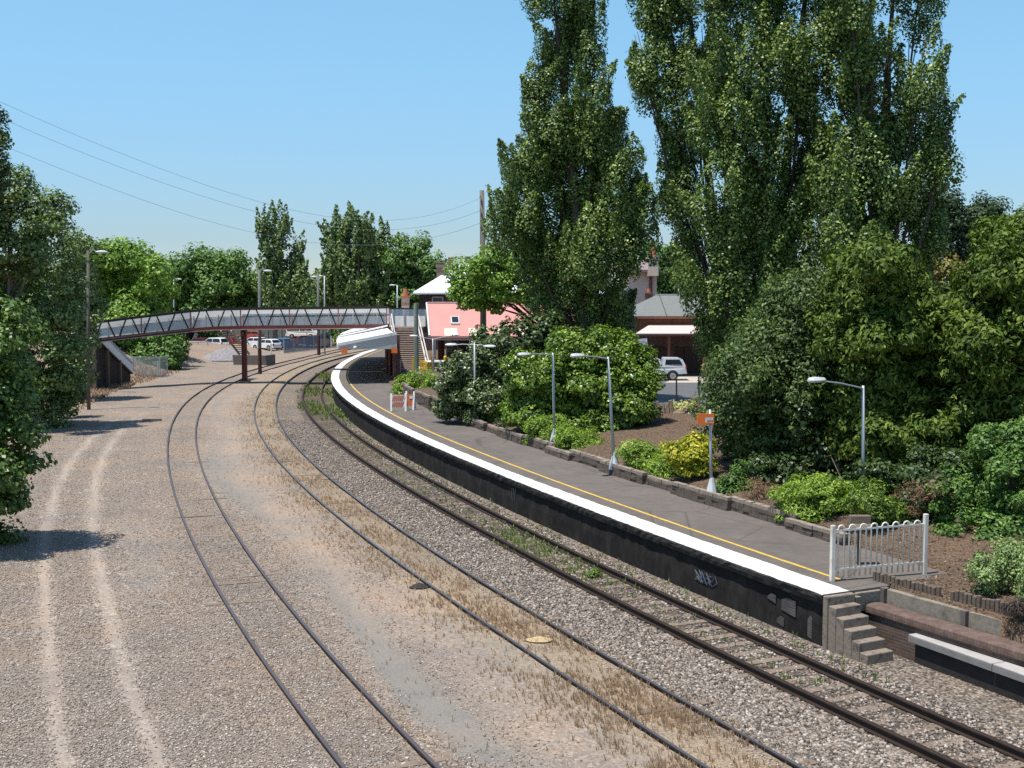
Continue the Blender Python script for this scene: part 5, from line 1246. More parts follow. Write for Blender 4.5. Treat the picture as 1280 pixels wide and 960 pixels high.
def leaf_arrays(C, Nn, size, asp, rg, droop=None):
    n = len(C); r = rg.normal(size=(n, 3)); Nn = Nn/np.linalg.norm(Nn, axis=1, keepdims=True)
    if droop is not None: r = droop+.5*r
    T_ = r-Nn*(r*Nn).sum(1, keepdims=True); T_ /= np.linalg.norm(T_, axis=1, keepdims=True)+1e-9
    B_ = np.cross(Nn, T_); s = (size*(.65+.7*rg.random(n)))[:, None]
    v = np.stack([C-T_*s*.5, C+B_*s*.5*asp+T_*s*.08, C+T_*s*.5, C-B_*s*.5*asp+T_*s*.08], 1)
    v[:, 1] += Nn*s*.12; v[:, 3] += Nn*s*.12
    return v.reshape(-1, 3), np.arange(n*4).reshape(n, 4)
def crown_points(blobs, rg, sub, per, dens=1., inner=.5, elong=1., upbias=.45):
    """clumps of leaves over each ellipsoidal mass: returns centres, normals"""
    Cs, Ns = [], []
    for b in blobs:
        c = np.array(b[:3]); r = np.array(b[3:6]); area = 4*math.pi*(((r[0]*r[1])**1.6+(r[0]*r[2])**1.6+(r[1]*r[2])**1.6)/3)**(1/1.6)
        k = max(5, int(dens*area/(sub*sub*2.6)))
        u = rg.normal(size=(k, 3)); u /= np.linalg.norm(u, axis=1, keepdims=True)
        f = inner+(1-inner)*rg.random(k)**.6
        f *= .86+.28*rg.random(k)
        sc = c+u*r*f[:, None]; sr = sub*(.55+.8*rg.random(k))
        for i in range(k):
            m = max(4, int(1.7*per*(sr[i]/sub)**2)); d = rg.normal(size=(m, 3)); d /= np.linalg.norm(d, axis=1, keepdims=True)
            d[:, 2] = np.where(d[:, 2] < -.2, d[:, 2]*.5, d[:, 2])
            p = sc[i]+d*sr[i]*(.35+.65*rg.random((m, 1))**.5)*np.array([1, 1, elong])
            Cs.append(p); Ns.append(d*.85+u[i]*.35+np.array([0, 0, upbias])+rg.normal(size=(m, 3))*.42)
    return np.concatenate(Cs), np.concatenate(Ns)
def plume_points(blobs, rg, R=.5, L_=(1.3, 2.6), k_=.9, per=70):
    """poplar habit: many upswept, pointed plumes of leaves round each limb"""
    Cs, Ns = [], []
    for b in blobs:
        c = np.array(b[:3]); r = np.array(b[3:6]); k = max(4, int(k_*(r[0]*r[2]+r[1]*r[2]+r[0]*r[1])*2.2/(R*R*2.)))
        for i in range(k):
            u = rg.normal(size=3); u /= np.linalg.norm(u); f = .35+.6*rg.random()**.5
            o = c+u*r*f; ax = np.array([u[0]*.45, u[1]*.45, 1.])+rg.normal(size=3)*.18; ax /= np.linalg.norm(ax)
            L1 = L_[0]+(L_[1]-L_[0])*rg.random()**1.3; R1 = R*(.6+.7*rg.random()); m = int(per*L1*R1/R)
            t = rg.random(m); pr = R1*np.sin(np.pi*np.clip(t*.86+.12, 0, 1))**.7*(1.15-.75*t)
            d = rg.normal(size=(m, 3)); d -= ax*(d@ax)[:, None]; d /= np.linalg.norm(d, axis=1, keepdims=True)
            Cs.append(o+ax*((t-.45)*L1)[:, None]+d*(pr*(.45+.55*rg.random(m)**.5))[:, None]+rg.normal(size=(m, 3))*.05)
            Ns.append(d*.9+u*.3+np.array([0, 0, .5])+rg.normal(size=(m, 3))*.42)
    return np.concatenate(Cs), np.concatenate(Ns)
def foliage(name, blobs, seed, mat, parent, sub=.7, per=60, leaf=.16, asp=.75, dens=1., inner=.5, elong=1., upbias=.45, droop=None, local=True, plume=None):
    rg = np.random.default_rng(seed)
    C, Nn = plume_points(blobs, rg, *plume) if plume else crown_points(blobs, rg, sub, per, dens, inner, elong, upbias)
    if droop is not None: droop = np.array(droop, float)[None]
    v, f = leaf_arrays(C, Nn, leaf, asp, rg, droop)
    v = v-(np.array([0, 0, 0.]) if local else np.array(root_of(parent).location))
    return link(name, npmesh(name, v, f, mat), parent)
LEAFN = [0]
def limbs(parent, base, blobs, r0, mat, seed, trunk_top=None, fast=False, nm='trunk'):
    """trunk tapering up through the crown with limbs running out to the foliage masses"""
    rg = random.Random(seed); m_ = MB(); base = arr(base); cs = [arr(b[:3]) for b in blobs]
    top = arr(trunk_top) if trunk_top is not None else max(cs, key=lambda c: c[2])
    H = top[2]-base[2]
    def tp(f): return base+(top-base)*f+arr((.25*math.sin(f*5+seed), .2*math.sin(f*4+seed*2), 0))*f*(1-f)*2
    m_.tube([base-arr((0, 0, .4)), base+arr((0, 0, .1))]+[tp(f) for f in (.08, .2, .35, .5, .65, .8, .92, 1)], [r0*1.5, r0*1.2]+[r0*k for k in (1, .88, .75, .6, .45, .3, .16, .05)], 9)
    for c in cs:
        hf = (c[2]-base[2])/max(H, .1); f0 = max(.06, hf*(.35 if fast else .62)-rg.uniform(.0, .08)); s_ = tp(min(.95, f0)); rr_ = r0*(.30 if fast else .42)*(1-f0*.6)
        mid = s_*.5+c*.5+arr((rg.uniform(-.2, .2), rg.uniform(-.2, .2), .12*np.linalg.norm(c-s_)*(-1 if fast else 1)))
        m_.tube([s_, mid, c, c+(c-mid)*.25], [rr_, rr_*.7, rr_*.35, .015], 5)
        for _ in range(3):
            d = arr((rg.uniform(-1, 1), rg.uniform(-1, 1), rg.uniform(.1, 1.2))); d /= np.linalg.norm(d); m_.tube([mid*.4+c*.6, c+d*.5], [rr_*.28, .012], 4)
    return m_.build(nm, mat, parent, smooth=True)
def px_blobs(L, d, seed, jit=.5, depth=None):
    """foliage masses given by their extent in metres at distance d (x, z from the view, true depth and thickness)"""
    rg = random.Random(seed); out = []
    for q in L:
        px, py, rx, ry = q[:4]; dd = d+(q[4] if len(q) > 4 else rg.uniform(-jit, jit)); c = P(px, py, dd); s_ = dd/1500
        out.append((c[0], c[1], c[2], rx*s_, (depth or rx*s_), ry*s_))
    return out
def tree(name, label, cat, base_px, d, L, seed, mat, bark=BARK, r0=.3, sub=.7, per=60, leaf=.16, asp=.75, dens=1., inner=.5, elong=1., jit=1., fast=False, group=None, depth=None, upbias=.45, droop=None, trunk_top=None, extra=None, plume=None):
    bx = P(base_px, 480, d); b = arr((bx[0], d, Z(bx[0], d)))
    t = thing(name, label, cat, b, group=group)
    if name == 'poplar_tree': L = [(q[0], q[1], q[2]*1.02, q[3]*1.05) for q in L]
    bl_ = px_blobs(L, d, seed, jit, depth)
    if extra: bl_ += extra
    foliage('crown', bl_, seed, mat, t, sub, per, leaf, asp, dens, inner, elong, upbias, droop, False, plume)
    limbs(t, b, bl_, r0, bark, seed, trunk_top, fast)
    return t
# --- the big poplars above the platform
tree('poplar_tree', 'tall dark green poplar with open forked top, left of the huge poplars', 'tree', 742, 72,
     [(690,-25,30,55),(733,-10,24,50),(706,50,36,48),(676,95,22,50),(741,70,18,48),(690,150,38,52),(738,150,34,55),(762,190,26,40),(664,205,38,50),(715,225,46,60),(778,225,34,50),(642,262,32,36),(790,280,32,45),(628,290,20,18),(690,310,50,52),(745,325,52,52),(770,380,32,36),(720,385,42,36),(675,345,32,36),(745,400,30,24)], 11, POP, r0=.42, sub=.68, per=120, leaf=.15, dens=.78, inner=.3, elong=1.7, jit=1.6, fast=True, plume=(.8, (1.8, 3.8), .95, 250), group='tall poplars above the platform')
tree('poplar_tree', 'narrow leaning poplar with a sparse spire, between the two big poplars', 'tree', 912, 66,
     [(815,0,22,50),(808,85,18,42),(840,40,22,55),(845,120,24,52),(806,95,14,22),(855,190,22,55),(862,260,26,50),(838,235,14,30),(868,320,28,40),(880,80,20,50),(860,-30,30,40)], 12, POP, r0=.4, sub=.6, per=110, leaf=.145, dens=.85, inner=.3, elong=1.7, jit=1.2, fast=True, plume=(.8, (1.8, 3.8), .95, 250), group='tall poplars above the platform')
tree('poplar_tree', 'huge broad poplar filling the upper right sky, left half of the great pair', 'tree', 950, 60,
     [(900,-20,34,70),(950,-25,40,80),(1010,-40,40,80),(905,80,34,60),(958,90,42,70),(1008,70,38,60),(895,165,34,52),(948,185,46,60),(1003,180,40,60),(905,255,40,52),(962,275,50,56),(1015,270,40,54),(890,335,36,46),(942,350,46,50),(1000,355,46,44),(900,400,34,36),(955,410,44,30)], 13, POP, r0=.45, sub=.62, per=125, leaf=.138, dens=.80, inner=.3, elong=1.75, jit=1.8, fast=True, plume=(.8, (1.8, 3.8), .95, 250), group='tall poplars above the platform')
tree('poplar_tree', 'huge broad poplar filling the upper right sky, right half of the great pair', 'tree', 1088, 57,
     [(1060,-45,34,60),(1120,-60,40,60),(1146,15,24,44),(1060,40,36,60),(1090,75,24,44),(1150,95,26,42),(1058,130,40,56),(1112,140,34,54),(1163,160,26,46),(1055,215,40,54),(1108,225,42,54),(1163,222,28,46),(1178,195,18,24),(1065,295,42,50),(1120,300,42,46),(1158,285,24,34),(1085,350,44,36),(1140,340,24,24)], 14, POP, r0=.45, sub=.62, per=125, leaf=.138, dens=.80, inner=.3, elong=1.75, jit=1.8, fast=True, plume=(.8, (1.8, 3.8), .95, 250), group='tall poplars above the platform')
# --- broadleaf tree over the pink roof and dark shrubs
tree('plane_tree', 'bright green broadleaf tree hanging over the pink roof', 'tree', 700, 88,
     [(585,345,26,20),(620,335,34,26),(655,325,34,26),(690,335,34,36),(600,370,34,18),(645,362,40,22),(690,362,34,24),(570,362,16,12),(612,382,18,10)], 15, ELM, r0=.35, sub=.75, per=70, leaf=.24, jit=1.5)
tree('dark_tree', 'dark small tree with feathery leaves rising left of the round shrub', 'tree', 665, 68,
     [(650,425,34,24),(680,415,28,22),(620,430,26,20),(690,445,26,24),(640,455,40,26),(610,460,24,22)], 16, DKL, r0=.2, sub=.5, per=70, leaf=.2)
tree('flecked_shrub', 'large dark shrub speckled with pale flowering leaves beside the double lamp post', 'shrub', 600, 62,
     [(565,480,24,30),(595,465,34,34),(625,470,30,34),(600,500,40,26),(560,505,20,18),(640,495,24,28),(625,435,20,16)], 17, FLK, r0=.12, sub=.4, per=75, leaf=.15, dens=1.2)
tree('round_shrub', 'rounded glossy yellow-green shrub, left and lower of the big pair', 'shrub', 672, 56,
     [(672,470,38,30),(650,490,24,24),(690,490,34,30),(665,515,34,22),(700,520,26,20)], 18, RND, r0=.14, sub=.42, per=75, leaf=.15, dens=1.2, group='big rounded shrubs')
tree('round_shrub', 'largest rounded glossy yellow-green shrub with a domed top', 'shrub', 760, 56,
     [(715,440,32,26),(760,448,42,34),(790,470,32,36),(740,480,46,36),(775,505,40,36),(720,505,32,30),(755,530,42,22),(800,500,20,28),(735,520,34,24)], 19, RND, r0=.18, sub=.42, per=75, leaf=.15, dens=1.2, group='big rounded shrubs')
# --- dense evergreens at right
tree('olive_tree', 'dark grey-green evergreen on the bank to the right of the dirt mound', 'tree', 955, 42,
     [(915,490,30,40),(950,450,44,46),(990,410,40,44),(940,510,46,36),(985,480,46,46),(1010,440,34,42),(905,520,22,30),(975,530,44,34),(1000,375,28,30),(925,470,30,30),(1020,500,32,44),(930,545,30,18)], 20, OLV, r0=.25, sub=.5, per=80, leaf=.16, asp=.45, dens=1.15, elong=1.2, depth=2.2)
tree('conifer_tree', 'ragged yellow-green conifer with a brown bare patch beside the nearest lamp', 'tree', 1100, 38.5,
     [(1090,335,30,28),(1075,365,34,34),(1115,370,34,36),(1060,420,32,36),(1105,420,42,40),(1145,400,34,40),(1075,480,36,40),(1125,480,44,44),(1165,450,30,44),(1100,540,40,40),(1150,540,40,40),(1175,510,26,40),(1065,540,26,36),(1120,590,36,28)], 21, CON, r0=.3, sub=.5, per=75, leaf=.22, asp=.36, dens=1.1, elong=1.0, upbias=.3, droop=(0, 0, -.3), depth=2.4, group='yellow-green conifers')
tree('conifer_tree', 'full bright green conifer cut by the right edge of the view', 'tree', 1262, 37,
     [(1275,300,30,34),(1255,340,36,38),(1290,350,34,50),(1230,390,30,34),(1270,410,44,46),(1215,430,26,34),(1245,460,40,40),(1295,470,40,60),(1225,500,34,34),(1265,520,44,40),(1205,470,20,30),(1320,400,40,90),(1300,560,50,40)], 22, CON, r0=.3, sub=.5, per=75, leaf=.22, asp=.36, dens=1.1, upbias=.3, droop=(0, 0, -.3), depth=2.4, group='yellow-green conifers')
tree('leafy_bush', 'fresh green bush with a dead red-brown tip behind the white fence', 'bush', 1205, 32.5,
     [(1205,605,34,30),(1190,640,32,28),(1230,645,36,32),(1215,668,40,26),(1175,622,16,18)], 23, ELMD, r0=.07, sub=.3, per=75, leaf=.12, asp=.5, dens=1.2, group='bushes at right')
tree('leafy_bush', 'dark green bush at the right edge above the grey-green weeds', 'bush', 1272, 32.5,
     [(1250,550,36,30),(1290,560,36,34),(1265,605,40,34),(1300,640,36,36),(1260,655,36,30)], 24, ELMD, r0=.08, sub=.3, per=75, leaf=.12, asp=.5, dens=1.2, group='bushes at right')
tree('weedy_bush', 'pale grey-green weedy bush spilling over the garden soil at right', 'bush', 1262, 26.9,
     [(1240,720,26,26),(1270,700,30,28),(1265,745,34,24),(1300,720,40,44),(1228,740,16,18),(1225,710,10,18)], 25, GRYG, r0=.04, sub=.2, per=65, leaf=.075, asp=.55, dens=1.1)
tree('dead_shrub', 'brown dried-out shrub between the clipped green shrub and the bushes', 'shrub', 1150, 33.5,
     [(1135,620,22,18),(1155,630,20,22),(1165,610,14,14)], 26, DRYL, r0=.05, sub=.26, per=26, leaf=.16, asp=.12, dens=.8)
tree('undergrowth', 'dark undergrowth added to stand in for the deep shade beneath the evergreens', 'undergrowth', 1020, 43,  # added masses; their dark leaf colour stands in for deep shade on the bank
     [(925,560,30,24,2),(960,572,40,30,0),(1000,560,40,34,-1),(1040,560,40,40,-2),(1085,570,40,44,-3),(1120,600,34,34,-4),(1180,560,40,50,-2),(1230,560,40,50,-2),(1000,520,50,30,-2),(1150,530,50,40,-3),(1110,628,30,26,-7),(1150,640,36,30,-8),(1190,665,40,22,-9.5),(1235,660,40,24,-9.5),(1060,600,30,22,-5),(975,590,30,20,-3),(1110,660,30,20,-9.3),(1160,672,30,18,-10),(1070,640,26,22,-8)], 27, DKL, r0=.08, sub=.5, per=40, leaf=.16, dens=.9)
tree('brush_heap', 'heap of dark cut brushwood lying on the soil in the right corner', 'brush', 1285, 25.3,
     [(1275,762,14,8),(1292,764,20,10),(1320,770,40,16)], 28, leafmat('brush_twig', (.02, .015, .012), (.05, .04, .033), (.10, .08, .07), .1, .9, .1, .9, (1., 1., 1.)), r0=.03, sub=.2, per=60, leaf=.15, asp=.1, dens=1.2)
tree('leafy_bush', 'dark-leaved bush added for shade directly behind the middle of the white fence', 'bush', 1110, 35.5,  # added to darken the ground behind the fence, shade in the leaf colour
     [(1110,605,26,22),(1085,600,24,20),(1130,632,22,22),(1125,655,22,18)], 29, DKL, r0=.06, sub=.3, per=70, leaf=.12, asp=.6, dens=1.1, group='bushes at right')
tree('leafy_bush', 'dark-leaved bush added as shade behind the right end of the white fence', 'bush', 1165, 34.5,  # also added to darken this spot; the leaf colour carries the shade
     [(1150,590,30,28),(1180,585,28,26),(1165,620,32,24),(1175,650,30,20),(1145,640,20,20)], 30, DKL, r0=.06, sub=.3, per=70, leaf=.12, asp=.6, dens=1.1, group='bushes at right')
tree('leafy_bush', 'low bush with shade put into its dark leaves on the bank between the sign post and the nearest lamp', 'bush', 985, 40,  # shade on the bank painted as dark leaf colour
     [(960,588,28,20),(990,590,30,22),(1020,592,28,24),(1050,600,26,24)], 35, DKL, r0=.06, sub=.35, per=70, leaf=.13, asp=.6, dens=1.1, group='bushes at right')
NAND = leafmat('feathery_shade_leaf', (.02, .04, .009), (.06, .10, .02), (.13, .19, .04), .35, .5, .3)  # darker copy of the feathery leaf, half shade put into its colour
# --- row of feathery shrubs along the garden wall
def shrub(px, d, L, seed, label, mat=NAN, leaf=.12, asp=.3, per=70, sub=.28, name='feathery_shrub', dens=1.25, group='feathery shrubs along the garden wall', cat='shrub'):
    if group == 'feathery shrubs along the garden wall':      # rooted just behind the low wall
        for d_ in np.arange(30, 110, .1):
            x_ = (px-640)/1500*d_
            if (x_-EC(d_))/math.sqrt(1+float(EC.slope(d_))**2) > WP+1.15: d = float(d_); break
    L = [(q[0], q[1]-q[3]*.05, q[2]*1.2, q[3]*1.25) for q in L]
    return tree(name, label, cat, px, d, L, seed, mat, r0=.025, sub=sub, per=per, leaf=leaf, asp=asp, dens=dens, inner=.35, jit=.3, group=group, upbias=.6, extra=None)
shrub(518, 80, [(508,484,14,12),(526,484,18,12),(540,488,10,9)], 31, 'feathery green shrub nearest the canopy, behind the barrier boards', leaf=.2, sub=.42)
shrub(592, 59, [(585,514,14,11),(600,515,14,12)], 32, 'small feathery shrub at the foot of the pale-flecked shrub', leaf=.16, sub=.35)
shrub(615, 56, [(612,520,16,14),(625,528,13,11)], 33, 'feathery shrub just left of the plain thin post', leaf=.15, sub=.33)
shrub(640, 53, [(637,531,12,10),(648,538,10,9)], 34, 'low dim feathery shrub in the shade of the rounded shrub', DKL, leaf=.15, sub=.3)  # dark leaf colour paints the shade onto this shrub
shrub(690, 48.5, [(675,540,18,13),(695,540,20,15),(708,548,16,13)], 35, 'wide feathery shrub in front of the lamp post by the rounded shrub', leaf=.14)
shrub(722, 46.5, [(715,556,20,16),(735,560,19,15)], 36, 'feathery shrub in the sun, left of the broad lamp base', leaf=.14)
shrub(803, 42.5, [(795,570,16,14),(812,575,18,16)], 37, 'feathery shrub between the broad lamp base and the yellow shrub', leaf=.13)
shrub(838, 41, [(835,585,22,17),(858,592,18,14)], 38, 'green feathery shrub under the yellow shrub', leaf=.13)
shrub(862, 42, [(850,568,18,13),(872,563,16,13),(865,578,22,13)], 39, 'bright golden yellow shrub in front of the orange sign post', YEL, leaf=.12, asp=.6, name='golden_shrub')
shrub(918, 38.5, [(918,607,18,17),(912,620,14,12)], 40, 'dark green low shrub right of the orange sign post', ELMD, leaf=.12, asp=.4)
shrub(950, 38, [(950,615,15,15),(958,628,12,10)], 41, 'sparse brownish shrub left of the clipped green shrub', DRYL, leaf=.14, asp=.15, per=30, name='dry_shrub')
shrub(1020, 35.5, [(1000,625,26,20),(1030,620,32,20),(1015,642,36,15),(1060,628,24,20),(1060,645,26,14)], 42, 'broad clipped light green shrub just behind the white fence', leaf=.11, asp=.35, sub=.25)
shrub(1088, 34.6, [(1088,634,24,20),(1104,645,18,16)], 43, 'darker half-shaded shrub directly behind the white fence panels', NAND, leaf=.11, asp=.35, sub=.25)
shrub(856, 60, [(852,512,10,6),(862,509,9,6)], 44, 'pale creamy weed beside the stump at the car park edge', leafmat('pale_weed', (.12, .14, .06), (.28, .30, .16), (.42, .42, .26), .3, .6, .2), leaf=.14, per=30, name='pale_weed', group=None, cat='plant')
for px, d, L, lab, sd in ((1103, 27.6, [(1103,826,6,9),(1109,824,6,8)], 'small green weed growing at the bottom of the stone steps', 51), (1052, 28.4, [(1054,729,8,3)], 'tiny grass tuft at the foot of the left fence post', 52), (742, 33.6, [(741,719,6,5)], 'small green weed between the rails of the platform track', 53)):
    shrub(px, d, L, sd, lab, RND, leaf=.06, asp=.5, per=50, sub=.1, name='green_weed', group=None, cat='weed')
# --- left side trees
tree('tall_tree', 'tall ragged green tree rising on the left behind the timber pole', 'tree', 8, 70,
     [(12,235,30,36),(45,262,30,34),(72,275,16,30),(5,300,50,46),(60,318,34,40),(20,375,50,50),(75,380,30,44),(30,440,56,44),(80,445,26,42),(-45,300,50,90),(-45,430,60,90),(40,495,46,36),(85,490,18,30),(-20,500,40,40),(62,530,22,18)], 61, PALE, bark=BARKP, r0=.4, sub=.7, per=80, leaf=.19, dens=1.0, jit=2., group='trees lining the left side of the yard')
tree('tall_tree', 'narrow pointed tree top at the extreme left edge of the sky', 'tree', -25, 66,
     [(-4,165,9,40),(-10,215,18,36),(-25,260,24,50),(2,200,9,30)], 62, DKL, r0=.3, sub=.5, per=60, leaf=.17, inner=.3, elong=1.4, group='trees lining the left side of the yard')
tree('tall_tree', 'pale-leaved tree hugging the timber pole at the left end of the footbridge', 'tree', 98, 88,
     [(100,320,24,28),(92,360,30,36),(112,375,16,26),(90,420,28,40),(108,405,14,18),(85,470,28,40),(100,470,14,36)], 63, PALE, r0=.25, sub=.65, per=70, leaf=.2, group='trees lining the left side of the yard')
tree('overhanging_tree', 'dark near tree leaning in over the gravel from the left edge', 'tree', -95, 37,
     [(-35,430,70,70),(-20,515,55,45),(14,548,32,26),(40,575,18,15),(10,590,36,22),(-25,600,50,40),(8,622,20,10),(-20,655,32,16),(0,672,14,7),(-60,560,60,80),(5,480,40,40),(-70,440,60,90)], 64, leafmat('near_leaf', (.012, .026, .008), (.042, .08, .02), (.10, .155, .045), .3, .4, .4), r0=.3, sub=.5, per=75, leaf=.15, dens=1.0, jit=1.2, group='trees lining the left side of the yard')
# low shrubbery on the left bank
tree('bank_bush', 'dark bush at the foot of the left trees where the bank meets the gravel', 'bush', 60, 76, [(50,515,30,24),(85,500,14,22),(25,540,36,26),(-10,560,40,30),(95,478,12,26)], 65, DKL, r0=.08, sub=.55, per=60, leaf=.18)
# --- background
tree('elm_tree', 'bright yellow-green elm above the left end of the footbridge', 'tree', 150, 128,
     [(130,325,36,26),(165,322,36,20),(190,345,22,24),(140,360,46,30),(180,370,34,24),(205,378,14,20),(150,395,46,24),(110,350,26,40),(165,415,40,24),(190,425,30,20)], 71, ELM, r0=.45, sub=1.3, per=75, leaf=.36, dens=1.1, jit=3, group='trees beyond the footbridge')
tree('elm_tree', 'deep green rounded elm behind the bright yellow-green one', 'tree', 235, 172,
     [(215,345,28,24),(245,330,34,17),(280,330,26,16),(305,340,20,22),(230,365,40,28),(270,360,44,32),(300,370,26,28),(320,385,20,30),(250,395,60,24),(195,350,20,22)], 72, ELMD, r0=.5, sub=1.6, per=70, leaf=.46, dens=1.1, jit=4, group='trees beyond the footbridge')
tree('bare_topped_poplar', 'upright grey-green poplar with thin bare top beyond the footbridge', 'poplar', 345, 168,
     [(330,285,8,22),(343,285,8,24),(355,290,8,24),(336,325,13,28),(352,330,13,28),(372,310,6,22),(372,345,11,24),(345,365,24,24),(376,370,12,22),(381,345,4,14)], 73, PALE, bark=BARKP, r0=.35, sub=1.0, per=55, leaf=.36, inner=.3, elong=1.4, fast=True, jit=2, plume=(.7, (2.2, 4.6), .8, 34), group='poplars beyond the footbridge')
tree('wide_poplar', 'wide clump of grey-green poplars with spiky top behind the bridge', 'poplar', 450, 172,
     [(418,295,11,22),(432,290,10,22),(447,288,11,24),(462,292,11,22),(425,330,20,28),(450,325,24,34),(478,310,16,22),(440,365,34,28),(480,350,26,34),(405,360,14,24),(415,380,24,22),(470,380,36,22)], 74, PALE, r0=.45, sub=1.3, per=70, leaf=.42, inner=.35, elong=1.4, fast=True, jit=4, plume=(.8, (2.5, 5.5), .75, 36), group='poplars beyond the footbridge')
tree('elm_tree', 'dull green tree between the wide poplars and the white roof', 'tree', 515, 170,
     [(500,318,18,22),(525,318,18,18),(540,330,12,18),(510,350,26,24),(535,355,22,22),(515,380,34,22)], 75, ELMD, r0=.4, sub=1.3, per=70, leaf=.42, dens=1.1, jit=3, group='trees beyond the footbridge')
tree('elm_tree', 'low dark trees behind the car park, seen under the footbridge', 'tree', 330, 205,
     [(240,405,40,26),(300,405,50,26),(360,402,50,28),(420,405,44,26),(390,390,30,20),(260,385,40,20)], 76, ELMD, r0=.5, sub=1.6, per=65, leaf=.5, dens=1.1, jit=4, group='trees beyond the footbridge')
tree('round_bush', 'dark green bushes below the left end of the bridge, beyond the mesh cage', 'bush', 205, 122,
     [(190,435,18,16),(210,438,18,18),(222,445,12,12),(175,442,12,14),(200,452,24,10)], 77, ELMD, r0=.15, sub=.8, per=70, leaf=.3, dens=1.2)
tree('round_bush', 'small bright bush at the far end of the dark shade-cloth fence', 'bush', 417, 180, [(415,418,6,6),(421,424,5,6)], 78, ELM, r0=.1, sub=.5, per=50, leaf=.3)
tree('gum_tree', 'dark blue-green domed gum tree on the far right skyline', 'tree', 1210, 175,
     [(1180,255,18,16),(1200,275,30,24),(1225,270,26,22),(1240,285,22,22),(1190,300,36,26),(1225,305,34,26),(1255,290,14,18),(1175,325,30,24),(1245,330,40,30)], 79, GUM, r0=.6, sub=1.5, per=70, leaf=.46, dens=1.1, jit=3)
tree('elm_tree', 'green tree framed in the gap beside the cream house', 'tree', 840, 150,
     [(835,335,22,24),(850,350,22,24),(830,365,26,20),(860,372,22,20),(815,320,20,14)], 80, ELMD, r0=.4, sub=1.2, per=70, leaf=.4, dens=1.1, group='trees beyond the footbridge')
tree('reddish_tree', 'tree with rust-tinged top between the gum and the right conifer', 'tree', 1180, 75,
     [(1180,340,24,14),(1200,350,24,20),(1160,355,22,24),(1190,385,34,30),(1225,340,24,14),(1150,330,14,14)], 81, leafmat('rust_leaf', (.03, .045, .014), (.075, .085, .025), (.20, .13, .05), .3, .5, .3), r0=.2, sub=.7, per=60, leaf=.2)
# distant woodland masses that close the horizon
def wood(label, x0, x1, y, h, seed, mat, name='far_trees'):
    rg = np.random.default_rng(seed); bl_ = []
    for x in np.arange(x0, x1, 7.): bl_.append((x, y+rg.uniform(-8, 8), h*.45+rg.uniform(-.6, .6), 5.5, 5.5, h*.5*rg.uniform(.85, 1.12)))
    C, Nn = crown_points(bl_, rg, 2.2, 50, 1.1); v, f = leaf_arrays(C, Nn, .75, .8, rg)
    o = link(name, npmesh(name, v, f, mat)); tag(o, label, 'woodland', kind='stuff')
wood('far band of dull green woodland behind the car park and poplars', -190, 20, 235, 13, 91, ELMD)
wood('far band of dark woodland behind the houses at right', 15, 190, 235, 10, 92, GUM)
wood('hedge of trees on the left beyond the end of the yard', -120, -62, 150, 12, 93, ELMD)
def row_back(label, L, seed, mat):      # trees standing behind the platform garden, closing gaps
    rg = np.random.default_rng(seed); C, Nn = crown_points(L, rg, .9, 55, 1.); v, f = leaf_arrays(C, Nn, .26, .7, rg)
    o = link('hedge', npmesh('hedge', v, f, mat)); tag(o, label, 'hedge', kind='stuff')
row_back('dense dark hedge behind the conifers at the top of the bank', [(x, 62+(x-20)*.1, 3.6, 3, 2.5, 2.6) for x in range(16, 48, 4)], 94, DKL)

# --- dry straw and weeds in the tracks
def tufts(name, label, pos, seed, mat, h=(.08, .25), blades=7, w_=.012, cat='grass'):
    rg = np.random.default_rng(seed); n = len(pos); k = blades
    b = np.repeat(pos, k, 0); m = len(b); a = rg.random(m)*6.283; l = h[0]+(h[1]-h[0])*rg.random(m)**1.5; lean = .5*rg.random(m)*l
    d = np.stack([np.cos(a), np.sin(a), 0*a], 1); s_ = np.stack([-np.sin(a), np.cos(a), 0*a], 1); ww = (w_*(.6+.8*rg.random(m)))[:, None]
    b = b+d*.04*rg.random((m, 1)); tip = b+d*lean[:, None]+np.array([0, 0, 1])*l[:, None]; mid = b+d*lean[:, None]*.3+np.array([0, 0, .55])*l[:, None]
    v = np.stack([b-s_*ww, b+s_*ww, mid+s_*ww*.8, tip, mid-s_*ww*.8], 1).reshape(-1, 3); f = np.arange(m*5).reshape(m, 5)
    o = link(name, npmesh(name, v, f, mat)); tag(o, label, cat, kind='stuff')
rg = np.random.default_rng(77)
STRAW = leafmat('straw', (.20, .135, .085), (.33, .24, .165), (.44, .35, .26), .5, .8, .1, .9, (1.1, 1.05, .9))
y = depth_sample(rg, 9000, 18.5, 95); d = rg.normal(0, .55, 9000); d = np.where(rg.random(9000) < .3, -1.25+rg.normal(0, .5, 9000), d)
kp = (wav(y*1.3, d*3)+.35*np.sin(y*.9) > -.2) | (rg.random(9000) < .22); y, d = y[kp], d[kp]
x = TB(y)+d*TB.k(y); tufts('dry_grass', 'dry straw-coloured grass growing between and beside the rails of the middle track', np.stack([x, y, Zs(np.full(len(x), -1.), x, y)], 1), 5, STRAW, (.03, .15), 6, .006)
y = depth_sample(rg, 700, 19, 60); x = TA(y)+(rg.normal(1.0, 1.3, 700))*TA.k(y)
tufts('dry_weeds', 'scattered dry brown weeds along the siding track', np.stack([x, y, Zs(np.full(len(x), -1.), x, y)], 1), 6, STRAW, (.04, .14), 4, .006)
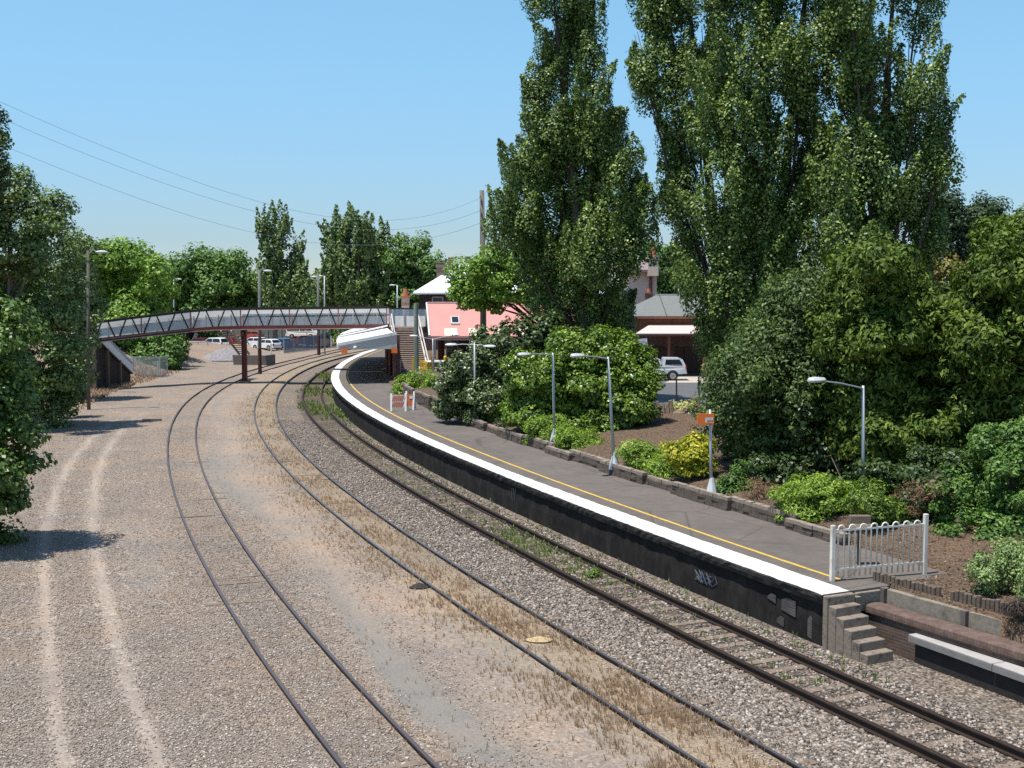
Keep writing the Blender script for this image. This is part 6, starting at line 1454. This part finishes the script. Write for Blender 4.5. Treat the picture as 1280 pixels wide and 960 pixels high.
GW_ = leafmat('track_weed', (.06, .085, .035), (.125, .165, .075), (.19, .225, .12), .3, .6, .2)
y = rg.uniform(68, 118, 6000); d = np.where(rg.random(6000) < .55, rg.normal(0, .5, 6000), 1.25+rg.normal(0, .3, 6000)); kp = rg.random(6000) < (.07+.34*(wav(y*.45, d*1.8)+.1))*sm(66, 82, y); y, d = y[kp], d[kp]
x = TC(y)+d*TC.k(y); tufts('green_weeds', 'low green weeds growing in the curve of the platform track', np.stack([x, y, np.full(len(x), -.17)], 1), 7, GW_, (.08, .3), 7, .03)
y = np.concatenate([rg.normal(38, 1.6, 260), rg.normal(34, 1., 60), rg.uniform(24, 70, 500)]); d = np.concatenate([rg.normal(0, .45, 260), rg.normal(.1, .4, 60), np.where(rg.random(500) < .5, 1.3, .0)+rg.normal(0, .35, 500)])
x = TC(y)+d*TC.k(y); tufts('sparse_weeds', 'sparse weeds between the rails and along the foot of the platform wall', np.stack([x, y, np.full(len(x), -.17)], 1), 8, GW_, (.04, .16), 6, .014)
n = 1500; y = rg.uniform(78, 118, n); d = rg.uniform(7.2, 12., n); x = TA(y)-d*TA.k(y)
tufts('bank_grass', 'orange-brown dry grass on the low bank below the left trees and abutment', np.stack([x, y, [Z(a, b) for a, b in zip(x, y)]], 1), 9, STRAW, (.08, .3), 7, .03)
# litter of leaves and bark on the garden soil
def litter():
    rg = np.random.default_rng(8); n = 16000; y = depth_sample(rg, n, 22, 66); s_ = WP+.5+10*rg.random(n); s_ = np.where(y < 29, 1.5+6*rg.random(n), s_)
    x = EC(y)+s_*np.sqrt(1+EC.slope(y)**2); C = np.stack([x, y, Zs(s_, x, y)+.015], 1); Nn = rg.normal(size=(n, 3))*.35+np.array([0, 0, 1.])
    v, f = leaf_arrays(C, Nn, .075, .45, rg); o = link('leaf_litter', npmesh('leaf_litter', v, f, leafmat('litter', (.03, .018, .012), (.09, .062, .043), (.20, .155, .115), .05, .9, .1, .9, (1., 1., 1.)))); tag(o, 'brown fallen leaves and bark littering the garden soil', 'leaf litter', kind='stuff')
litter()
